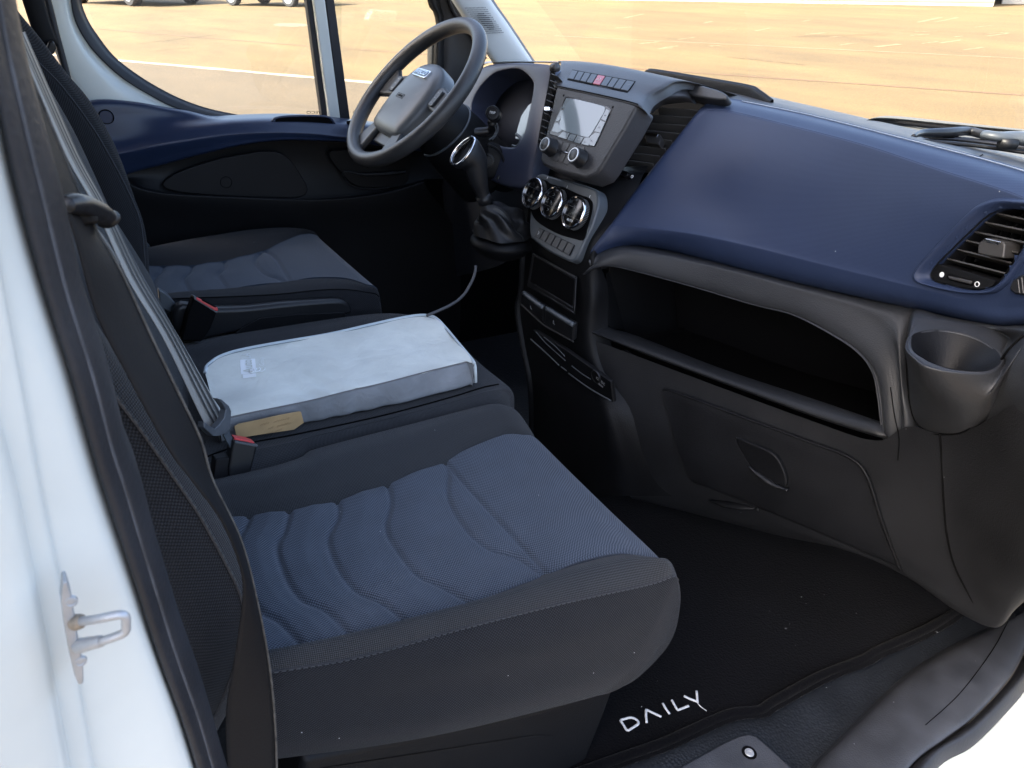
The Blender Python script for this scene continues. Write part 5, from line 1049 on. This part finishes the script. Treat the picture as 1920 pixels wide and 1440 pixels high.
# instrument cluster ----------------------------------------------
FI = facing(P(1010, 240, y=.27), 20)
co_ = [(862, 200), (880, 158), (899, 131), (912, 122), (930, 119), (975, 117), (1018, 119), (1030, 122), (1033, 130), (1030, 165), (1022, 208), (1011, 258), (1000, 305), (990, 345), (960, 350), (915, 335), (880, 300), (864, 250)]
ci_ = [(885, 195), (897, 168), (911, 151), (922, 141), (935, 134), (960, 129), (975, 130), (986, 137), (998, 150), (1001, 160), (998, 185), (992, 214), (985, 244), (974, 266), (962, 276), (935, 272), (905, 255), (888, 225)]
A_, B_ = FI.px(ci_), FI.px(co_)
cbz = ringloft('cluster_bezel', FI, A_, 0, B_, -.004, [(-.02, -.07), (-.01, -.03), (0, -.004), (.06, .0015), (.5, .004), (.92, .002), (1.0, -.004), (1.01, -.03), (1.01, -.1)], mat('blue black bezel', (.030, .036, .062), .42, tex=('noise', .002), bump=.0001), dash, 100)
plate('cluster_back', FI, ci_, -.085, -.07, mat('cluster recess', (.008, .010, .02), .5), dash, 0, 1, 50)
plate('cluster_lens', FI, [(945, 228), (952, 205), (965, 185), (980, 174), (1000, 171), (992, 215), (984, 258), (940, 250)], -.065, -.045, SCREEN, dash, .002, 1)
tube('cluster_hook', FI.px([(968, 252), (975, 258), (975, 268), (968, 275), (961, 273)], -.002), .004, SILK, dash, 8, 20)
loft('lower_column_panel', [D_([(985, 345, 1.05), (940, 360, 1.08), (880, 330, 1.1), (840, 300, 1.1)]), D_([(988, 400, 1.03), (940, 420, 1.07), (860, 400, 1.1), (820, 380, 1.1)]), D_([(975, 470, 1.05), (930, 500, 1.1), (840, 520, 1.15), (780, 520, 1.2)])], mat('dark blue lower dash', (.020, .023, .032), .5), dash, 20, 4)
kd = plate('fuse_cover', facing(P(866, 360, x=1.0), 10), [(860, 333), (876, 340), (875, 372), (859, 366)], -.004, .004, SOFT, dash, .002, 1)
for k in range(14): tube('key_bunch', [P(878 + random.uniform(0, 12), 345 + 2.2*k + random.uniform(-1, 1), x=.985), P(881 + random.uniform(0, 12), 346 + 2.2*k + random.uniform(-2, 2), x=.98)], .0022, CHROME, dash, 6)
# far-left end of the dash top under the pillar
loft('dash_end', [D_([(860, 190, 1.15), (890, 130, 1.16), (930, 117, 1.2), (1020, 116, 1.22), (1060, 118, 1.24)]), D_([(880, 150, 1.35), (905, 118, 1.36), (940, 114.5, 1.4), (1020, 114.5, 1.42), (1060, 116, 1.42)]), D_([(880, 150, 1.55), (905, 122, 1.56), (940, 118, 1.56), (1020, 118, 1.58), (1060, 120, 1.58)])], GREY, dash, 30, 4)
va = plate('side_vent', facing(P(895, 165, y=.66), 20), [(884, 190), (900, 150), (906, 152), (892, 196)], -.01, .0, VOID, dash, 0, 1)
for k in range(6): tube('vent_slat', [P(887 + 2.6*k, 186 - 6.5*k, y=.655), P(893 + 2.4*k, 189 - 6.5*k, y=.655)], .0018, SLAT, va, 6)

# shelf, glove box and cup holder ----------------------------------
hh0 = D_([(1116, 480, 1.0), (1145, 463, 1.045), (1182, 458, 1.075), (1245, 467, 1.12), (1330, 487, 1.155), (1400, 504, 1.18), (1500, 530, 1.205), (1620, 557, 1.225), (1690, 573, 1.228), (1712, 579, 1.228), (1706, 615, 1.205), (1701, 650, 1.19), (1700, 700, 1.175), (1706, 750, 1.165), (1712, 790, 1.165), (1714, 840, 1.175)])
hh1 = D_([(1106, 500, .985), (1140, 480, 1.01), (1180, 474, 1.04), (1250, 484, 1.085), (1330, 505, 1.125), (1400, 523, 1.15), (1500, 552, 1.175), (1600, 584, 1.19), (1645, 612, 1.19), (1672, 650, 1.18), (1683, 690, 1.172), (1688, 740, 1.165), (1690, 800, 1.165), (1690, 850, 1.175)])
hh2 = D_([(1098, 516, .985), (1115, 504, .99), (1140, 500, 1.01), (1177, 505, 1.04), (1290, 535, 1.105), (1415, 572, 1.155), (1492, 592, 1.172), (1567, 630, 1.178), (1616, 664, 1.175), (1642, 701, 1.168), (1652, 750, 1.162), (1657, 795, 1.162), (1666, 850, 1.175)])
hood = loft('shelf_hood', [sh_(hh0, (.03, 0, 0)), hh0, mean(hh0, hh1, .5, (-.01, 0, .004)), hh1, mean(hh1, hh2, .6, (-.006, 0, 0)), hh2, sh_(hh2, (.022, .006, .004)), sh_(hh2, (.30, .01, .01))], GREY, dash, 90, 6)
l0 = D_([(1128, 608, 1.02), (1145, 615, 1.035), (1200, 632, 1.07), (1350, 690, 1.135), (1519, 746, 1.165), (1652, 791, 1.168)])
l1 = D_([(1098, 616, .985), (1120, 622, 1.0), (1200, 650, 1.04), (1350, 706, 1.10), (1519, 766, 1.135), (1636, 803, 1.145), (1655, 807, 1.152)])
l2 = D_([(1098, 621.0, .982), (1120, 627.0, .995), (1200, 659.0, 1.035), (1350, 715.0, 1.095), (1519, 777.0, 1.13), (1636, 814.0, 1.142), (1664, 819.0, 1.152)])
loft('shelf_floor', [sh_(l0, (.34, 0, -.06)), sh_(l0, (.12, 0, -.05)), sh_(l0, (.03, 0, -.035)), sh_(l0, (.006, 0, -.012)), sh_(l0, (.0, 0, -.002))], VOID, dash, 60, 4)  # matt black puts the shelf's shade into its colour
loft('shelf_lip', [sh_(l0, (.004, 0, -.004)), l0, mean(l0, l1, .5, (0, 0, .003)), l1, l2, sh_(l2, (.02, 0, -.01)), sh_(l2, (.08, 0, -.02))], mat('shelf lip plastic', (.011, .0118, .0135), .46, spec=.35, tex=('leather', .0022), bump=.00025, var=.15), dash, 60, 5)
box('shelf_end', 1.05, 1.40, -.06, -.04, .38, .70, BLACK, dash, .002)
loft('shelf_back', [sh_(hh2, (.26, .01, .02)), sh_(D_([(1098, 616, .985), (1200, 650, 1.04), (1350, 706, 1.10), (1519, 766, 1.135), (1640, 804, 1.145), (1668, 812, 1.15)]), (.30, 0, -.06))], VOID, dash, 30, 3)  # the back carries the opening's shade as black too
FSW = Fr(P(1140, 560, x=1.04), (0, -1, 0), (0, 0, 1))
sw_ = [P(1137, 512, x=1.03), P(1142, 512, x=1.04), P(1172, 618, x=1.12), P(1145, 616, x=1.04), P(1134, 600, x=1.03)]
prism('shelf_cheek', sw_, [p + V((.005, .01, 0)) for p in sw_], BLACK, dash, .001, 1)
pp0 = D_([(1098, 632, .985), (1200, 670, 1.045), (1350, 726, 1.105), (1519, 788, 1.145), (1640, 826, 1.155), (1700, 800, 1.155), (1765, 812, 1.135), (1830, 800, 1.10), (1890, 765, 1.05), (1960, 720, 1.0)])
pp1 = D_([(1110, 760, .99), (1240, 800, 1.05), (1400, 860, 1.11), (1560, 920, 1.15), (1680, 935, 1.165), (1770, 935, 1.16), (1840, 930, 1.12), (1900, 900, 1.06), (1960, 880, 1.01)])
pp2 = D_([(1150, 860, 1.02), (1260, 890, 1.08), (1420, 950, 1.14), (1560, 1010, 1.18), (1690, 1040, 1.205), (1790, 1050, 1.215), (1860, 1050, 1.17), (1915, 1010, 1.10), (1960, 985, 1.05)])
pp3 = D_([(1180, 930, 1.06), (1300, 960, 1.14), (1450, 1000, 1.19), (1600, 1035, 1.22), (1700, 1082, 1.25), (1785, 1138, 1.28), (1862, 1171, 1.29), (1905, 1135, 1.22), (1960, 1085, 1.14)])
kp = loft('knee_panel', [pp0, pp1, pp2, pp3, sh_(pp3, (.06, .01, -.01)), sh_(pp3, (.3, .03, .02))], mat('dark knee panel', (.0115, .012, .0135), .48, spec=.28, tex=('leather', .0025), bump=.0003, var=.2, vscale=9, rvar=.08, dust=.05), dash, 80, 6)
tube('panel_seam', [p + V((-.0015, 0, 0)) for p in D_([(1763, 813, 1.135), (1767, 870, 1.148), (1770, 935, 1.16), (1776, 1000, 1.188), (1790, 1060, 1.22), (1815, 1110, 1.25), (1838, 1150, 1.28)])], .0016, VOID, dash, 6, 40)
tube('moulding_crease', [p + V((-.004, 0, 0)) for p in D_([(1672, 725, 1.162), (1680, 780, 1.16), (1688, 820, 1.158), (1686, 862, 1.16)])], .0008, VOID, dash, 6, 20)
kt = bvh(kp); K_ = lambda pts, h=.008: [hit(kt, a, b, h) for a, b in pts]
g0 = K_([(1245, 731), (1262, 734), (1387, 780), (1519, 829), (1575, 849), (1603, 864), (1618, 878)])
g1 = K_([(1248, 760), (1270, 765), (1390, 815), (1520, 865), (1590, 890), (1624, 900), (1632, 906)])
g2 = K_([(1270, 840), (1290, 845), (1400, 890), (1520, 935), (1600, 965), (1640, 975), (1655, 980)])
g3 = K_([(1300, 905), (1320, 910), (1420, 950), (1540, 1000), (1620, 1035), (1670, 1056), (1688, 1068)])
GBM = mat('glove box plastic', (.0078, .0082, .0095), .46, spec=.24, tex=('leather', .0025), bump=.0003, var=.22, vscale=8, rvar=.08)
gb = loft('glove_box', [sh_(g0, (.02, 0, .0)), g0, mean(g0, g1, .2, (-.003, 0, 0)), g1, g2, g3, sh_(g3, (.03, 0, 0))], GBM, dash, 60, 6)
tube('glove_box_edge', [p + V((-.001, 0, 0)) for p in rs(g0, 40)] + [p + V((-.001, 0, 0)) for p in rs([g0[-1], g1[-1], g2[-1], g3[-1]], 30)[1:]], .0032, BLACK, dash, 8)
FGb = Fr(hit(kt, 1420, 870, .010), P(1480, 915, x=1.125) - P(1380, 820, x=1.10), P(1380, 820, x=1.10) - P(1400, 880, x=1.11))
plate('handle_well', FGb, [(1378, 820), (1410, 832), (1445, 848), (1462, 866), (1474, 896), (1470, 916), (1440, 904), (1412, 880), (1392, 850)], -.02, .0008, BLACK, gb, .004, 2, 40)
tube('glove_box_handle', [FGb.pt(a, b, .006) for a, b in ((1404, 874), (1415, 884), (1435, 899), (1455, 911), (1477, 919))], [.002, .006, .008, .006, .002], SOFT, gb, 10, 24, flat=.6)
ft = tube('floor_duct', [P(1330, 938, x=1.12), P(1365, 945, x=1.13), P(1400, 950, x=1.14), P(1425, 952, x=1.15)], [.004, .016, .016, .004], BLACK, dash, 10, 20, flat=.5)
# cup holder and the corner panel it sits in
cc = P(1789, 656, y=-.80); cax = V((-.12, -.03, 1)).normalized(); cs_ = .93
def ring_rows(rows, per=7, sub=6):
    """closed rows of matching control points -> smooth quad skin"""
    m = len(rows[0]); dens_ = []
    for r in rows: dens_.append([_cr(r[(i-1) % m], r[i], r[(i+1) % m], r[(i+2) % m], k/per) for i in range(m) for k in range(per)])
    out = []; n_ = len(dens_)
    for i in range(n_-1):
        A, B, C_, D__ = dens_[max(i-1, 0)], dens_[i], dens_[i+1], dens_[min(i+2, n_-1)]
        for k in range(sub): out.append([_cr(A[j], B[j], C_[j], D__[j], k/sub) for j in range(len(B))])
    out.append(dens_[-1]); return out
FCu = Fr(cc, V((1, 0, 0)) - cax*cax.x, cax.cross(V((1, 0, 0)) - cax*cax.x))
pB = [(1706, 655), (1705, 625), (1716, 594), (1760, 598), (1810, 606), (1862, 619), (1893, 636), (1880, 661), (1866, 676), (1842, 692), (1790, 701), (1737, 692), (1714, 676)]
rB = [FCu.pt(a_, b_, -.004) for a_, b_ in pB]
rB = [p if (p - cc).length > .0705*cs_ else cc + (p - cc).normalized()*.0705*cs_ for p in rB]
rA = [cc + (p - cc).normalized()*(.0635*cs_) for p in [FCu.pt(a_, b_) for a_, b_ in pB]]
rC = D_([(1702, 690, 1.175), (1700, 650, 1.19), (1711, 580, 1.225), (1760, 590, 1.215), (1810, 601, 1.205), (1870, 612, 1.18), (1922, 627, 1.10), (1903, 666, 1.065), (1880, 704, 1.05), (1848, 748, 1.055), (1795, 775, 1.068), (1744, 758, 1.08), (1714, 722, 1.11)])
rD = D_([(1706, 745, 1.165), (1700, 665, 1.19), (1711, 577, 1.24), (1760, 587, 1.24), (1810, 598, 1.23), (1872, 609, 1.205), (1932, 622, 1.10), (1910, 664, 1.068), (1885, 708, 1.062), (1856, 772, 1.085), (1800, 812, 1.118), (1742, 809, 1.15), (1716, 788, 1.158)])
rE = [p + V((.03, 0, 0)) for p in rD]
vs_, fs = grid(ring_rows([[cc + (p - cc)*.97 - cax*.004 for p in rA], rA, [a_.lerp(b_, .55) + cax*.0015 for a_, b_ in zip(rA, rB)], rB, [a_.lerp(b_, .5) + V((-.004, -.003, 0)) for a_, b_ in zip(rB, rC)], rC, rD, rE]), True)
mk('corner_panel', vs_, fs, GREY, dash)
lathe('cup_liner', cc, cax, [(r*cs_, h) for r, h in [(0, -.045), (.022, -.045), (.026, -.042), (.040, -.018), (.060, -.003), (.063, .0005)]], BLACK, dash, 64, e=(1, 0, 0))
e0_ = D_([(1940, 615, 1.09), (1910, 660, 1.066), (1884, 704, 1.06), (1857, 760, 1.085), (1838, 795, 1.12), (1815, 822, 1.15)])
loft('dash_end_panel', [sh_(e0_, (.03, 0, 0)), e0_, D_([(1962, 625, 1.05), (1925, 680, 1.035), (1905, 730, 1.035), (1885, 775, 1.065), (1870, 815, 1.11), (1850, 850, 1.15)]), D_([(1990, 650, 1.0), (1965, 700, .985), (1950, 750, .985), (1935, 800, 1.03), (1925, 840, 1.08), (1915, 870, 1.12)])], GREY, dash, 40, 6)
tube('corner_seam', [p + V((-.001, 0, .0)) for p in D_([(1712, 580, 1.232), (1706, 615, 1.208), (1701, 650, 1.19), (1700, 700, 1.176), (1706, 750, 1.164), (1716, 788, 1.158), (1730, 804, 1.153), (1750, 812, 1.145), (1765, 814, 1.137), (1800, 811, 1.118), (1822, 798, 1.106), (1838, 765, 1.10), (1850, 730, 1.10), (1868, 690, 1.105), (1892, 655, 1.10), (1920, 628, 1.105)])], .0017, VOID, dash, 6, 90)

# ------------------------------------------------------------------ steering wheel
WC = P(776, 172, y=.49); ta, ya = math.radians(42.4), math.radians(-2.2)
wn_ = V((-math.cos(ta)*math.cos(ya), -math.cos(ta)*math.sin(ya), math.sin(ta)))
wu = V((math.sin(ya), -math.cos(ya), 0)); FWh = Fr(WC, wu, wn_.cross(wu))
wheel = thing('steering_wheel', 'black steering wheel with satin grey centre pad and silver maker badge', 'steering wheel', WC)
WRIM = mat('steering wheel skin', (.030, .0305, .032), .4, tex=('leather', .0022), bump=.0003, var=.1, vscale=20, rvar=.06)
PAD = mat('wheel pad plastic', (.082, .09, .097), .38, tex=('noise', .0015), bump=.0001, var=.05)
rim = tube('rim', [FWh.uv(.2055*math.cos(k*math.pi/48), .2055*math.sin(k*math.pi/48)) for k in range(96)], .0172, WRIM, wheel, 20, 0, True, flat=1.12, nrm=FWh.n)
pad_px = [(702, 236), (708, 222), (720, 201), (732, 181), (742, 168), (752, 157), (766, 149.5), (784, 147), (806, 148), (826, 152)]
padl = [FWh.loc(FWh.pt(a, b, -.008)) for a, b in pad_px]
bl_ = FWh.loc(FWh.pt(703, 240, -.008)); bm_ = FWh.loc(FWh.pt(747, 261, -.008))
um = .0
ou = padl + [(-u + 2*um, v) for u, v in reversed(padl)] ; 
ou = [p for p in ou]
# the pad is symmetric about the wheel's own centre line
lower = [(.075, -.118), (.03, -.124), (-.03, -.124), (-.075, -.118)]
half = [(-.088, -.098), (-.098, -.05), (-.098, -.01), (-.09, .03), (-.072, .062), (-.04, .082), (0, .088)]
outl = half + [(-u, v) for u, v in reversed(half[:-1])] + lower
pts = [FWh.uv(u, v, -.012) for u, v in outl]
dome('airbag_pad', FWh, pts, [(1.0, -.03), (1.0, 0), (.985, .009), (.93, .0165), (.75, .0225), (.45, .026), (.1, .027)], PAD, wheel, 80)
SPK = mat('spoke plastic', (.020, .021, .023), .4, tex=('noise', .0015), bump=.0001)
for s in (-1, 1):
    sp_ = [(-.085, .035), (-.10, -.022), (-.15, -.030), (-.205, -.040), (-.207, .012), (-.196, .055), (-.15, .030), (-.11, .040)]
    prism('spoke', [FWh.uv(-s*u, v, -.022) for u, v in sp_], [FWh.uv(-s*u, v, -.004) for u, v in sp_], SPK, wheel, .008, 4)
    rbox('spoke_switch', FWh, s*.122, .004, .022, .045, -.006, .002, SQK, wheel, .006, .002)
    for k in range(3): rbox('switch_mark', FWh, s*.122, -.010 + .014*k, .008, .002, .002, .0024, MARK, wheel, .0008, 0)
    sp_ = [(-.05, -.115), (-.085, -.10), (-.11, -.155), (-.128, -.165), (-.085, -.192), (-.062, -.196), (-.055, -.17)]
    prism('spoke', [FWh.uv(-s*u, v, -.020) for u, v in sp_], [FWh.uv(-s*u, v, -.003) for u, v in sp_], SPK, wheel, .006, 3)
sp_ = [(-.06, -.11), (.06, -.11), (.05, -.15), (-.05, -.15)]
prism('spoke_bridge', [FWh.uv(u, v, -.03) for u, v in sp_], [FWh.uv(u, v, -.016) for u, v in sp_], SPK, wheel, .006, 3)
bdg = [FWh.uv(u, v, .0125) for u, v in ((-.034, .040), (.034, .040), (.034, .058), (-.034, .058))]
FBd = Fr(FWh.uv(0, .045, .0135), wu, FWh.v + FWh.n*-.16)
rbox('badge', FBd, 0, 0, .075, .024, -.004, .0022, CHROME, wheel, .005, .001)
rbox('badge_field', FBd, 0, 0, .069, .0185, .002, .0026, mat('badge blue', (.10, .16, .24), .3), wheel, .004, 0)
text('badge_lettering', 'IVECO', FBd, 0, 0, .0195, CHROME, wheel, .003, .0006, sx=1.12)
FAb = Fr(FWh.uv(-.012, -.028, .0145), wu, FWh.v)
rbox('airbag_plate', FAb, 0, 0, .040, .012, -.002, .0006, PAD, wheel, .003, .0004)
tube('airbag_outline', [FAb.uv(.0195*sx_, .0055*sy_, .0012) for sx_, sy_ in ((-1, -1), (1, -1), (1, 1), (-1, 1))], .0005, VOID, wheel, 4, 0, True)
text('airbag_lettering', 'AIRBAG', FAb, 0, 0, .0082, VOID, wheel, .0009)

# ------------------------------------------------------------------ steering column
colm = thing('steering_column', 'black steering column shroud with stalk and ignition lock behind the wheel', 'steering column', WC - wn_*.2)
cy = [(.035, .05), (.07, .065), (.12, .078), (.20, .085), (.30, .09)]
rows = []
for h, r in cy: rows.append([WC - wn_*h + FWh.u*(r*1.05*math.cos(k*math.pi/14)) + FWh.v*(r*math.sin(k*math.pi/14)*(1.15 if math.sin(k*math.pi/14) < 0 else .9)) for k in range(28)])
loft('shroud', rows, BLACK, colm, 40, 5, True, cap=True)
tube('shroud_seam', [WC - wn_*.125 + FWh.u*(.0835*math.cos(k*math.pi/20)) + FWh.v*(.079*math.sin(k*math.pi/20)*(1.15 if math.sin(k*math.pi/20) < 0 else .9)) for k in range(-10, 12)], .003, SILK, colm, 6, 30)
sk = P(925, 213, y=.36); sd_ = V((-.62, -.62, .30)).normalized()
stl = tube('stalk', [WC - wn_*.13 + FWh.u*.06, P(918, 245, y=.40), P(922, 228, y=.375)], [.012, .011, .011], SOFT, colm, 10, 20)
lathe('stalk_knob', sk, sd_, [(.012, -.03), (.0165, -.026), (.0175, -.012), (.0165, -.010), (.0175, -.008), (.0175, .008), (.016, .0115), (.0125, .012), (.012, .010), (0, .010)], SOFT, stl, 32)
FSk = Fr(sk + sd_*.0105, V((.55, -.8, 0)), V((0, 0, 1)) - sd_*sd_.z)
text('stalk_text', 'TRIP', FSk, 0, 0, .0085, WHITE, stl, .0005)
for k in range(2): tube('stalk_loop', [P(a, b, y=.37) for a, b in ((917 + 6*k, 262), (925 + 5*k, 256 - 3*k), (930 + 4*k, 245 - 4*k), (928 + 3*k, 234 - 3*k))], .0018, SILK, stl, 6, 16)
lk = P(913, 302, y=.395); ld = V((-.55, -.75, .15)).normalized()
lathe('lock_housing', lk, ld, [(.05, -.07), (.048, -.02), (.045, -.004), (.04, 0), (.02, .0005)], BLACK, colm, 40)
lathe('ignition_lock', lk, ld, [(.0195, 0), (.0195, .003), (.0165, .004), (.0155, .001), (.012, .001), (.0115, .006), (0, .006)], SOFT, colm, 32)
tube('lock_slot', [lk + ld*.0065 + V((0, 0, .006)), lk + ld*.0065 - V((0, 0, .006))], .0014, CHROME, colm, 6)
tube('shroud_highlight_edge', [P(a, b, y=.36) for a, b in ((915, 271), (932, 280), (942, 294), (945, 310), (940, 325), (932, 336))], .0035, SOFT, colm, 8, 24)
tube('wiper_stalk', [WC - wn_*.14 - FWh.u*.06, WC - wn_*.12 - FWh.u*.2], [.010, .008], SOFT, colm, 10)

# ------------------------------------------------------------------ gear lever
gl = thing('gear_lever', 'gear lever with chrome rimmed knob and black leather boot', 'gear lever', P(940, 450, y=.25))
kc = P(868, 284, y=.27); kn_ = V((-.80, .12, .59)).normalized(); FK = Fr(kc, V((0, -1, 0)).cross(V((0, 0, 0))) if False else kn_.cross(V((.3, -.9, .2))), V((.5, 0, .7)))
if FK.n.dot(CAM - FK.o) < 0: FK.n = -FK.n
FKn = Fr(kc, V((0, 1, 0)) - kn_*kn_.y, V((0, 0, 1)) - kn_*kn_.z)
FKn.n = kn_
ring_px = [(887, 258), (890, 264), (883, 281), (876, 292), (867, 302), (857, 308), (849, 308), (846, 302), (849, 290), (858, 277), (869, 266), (880, 258.5)]
rp = [FKn.pt(a, b) for a, b in ring_px]
tube('chrome_rim', rp, .0033, CHROME, gl, 10, 60, True)
cR = sum(rp, V())/len(rp)
dome('knob_face', FKn, rp, [(.99, -.001), (.6, .0002), (.2, .0008)], GLOSS, gl, 40)
body = []
col_c = P(908, 372, y=.25)
axis = [cR - kn_*.002, cR - kn_*.02 + V((.004, -.004, -.004)), P(890, 305, y=.262) + V((0, 0, 0)), P(897, 335, y=.256), P(904, 360, y=.252), P(909, 374, y=.25)]
rr_ = rs(rp, 40, True)
rows = [rr_, [cR + (p - cR)*1.06 - kn_*.012 for p in rr_]]
for c, r in ((axis[2], .031), (axis[3], .0235), (axis[4], .0165), (axis[5], .0155)):
    tdir = (P(909, 374, y=.25) - P(884, 290, y=.265)).normalized(); src = [(p - cR) for p in rr_]; rows.append([])
    for v_ in src:
        w_ = v_ - tdir*v_.dot(tdir)*.75; rows[-1].append(c + w_.normalized()*r if w_.length else c)
loft('knob', rows, LEATH, gl, 40, 5, True)
tube('collar', [P(905, 366, y=.252), P(911, 380, y=.25)], .0185, SOFT, gl, 16)
bc, tcn = P(944, 438, y=.25), P(912, 380, y=.25); rows = []
for i in range(9):
    f = i/8; c = tcn.lerp(bc, f) + V((.012*math.sin(f*3.1), 0, .0)); r = .016 + .060*f**.7; row = []
    for k in range(64):
        an = k*2*math.pi/64; w_ = math.sin(an*4 + 1.3*f*3)*.5 + math.sin(an*7 - 2*f*4)*.35; rr2 = r*(1 + .20*w_*math.sin(min(1, f*1.25)*math.pi*.8))
        row.append(c + V((rr2*math.cos(an)*1.0, rr2*math.sin(an)*.95, .010*w_*math.sin(f*math.pi) + .018*math.sin(an*3 + 5*f)*f*(1-f)*2)))
    rows.append(row)
loft('leather_boot', rows, LEATH, gl, 90, 6, True)
tube('boot_seam', [rows[i][50] + (rows[i][50] - (tcn.lerp(bc, i/8))).normalized()*.002 for i in range(9)], .0012, SOFT, gl, 6, 30)
bc2 = bc - V((0, 0, .012))
loft('boot_base', [[bc2 + V((r*math.cos(k*.1257), r*.95*math.sin(k*.1257), h)) for k in range(50)] for r, h in ((.058, .006), (.075, .004), (.083, -.006), (.080, -.018), (.055, -.04), (.03, -.05))], BLACK, gl, 60, 4, True)
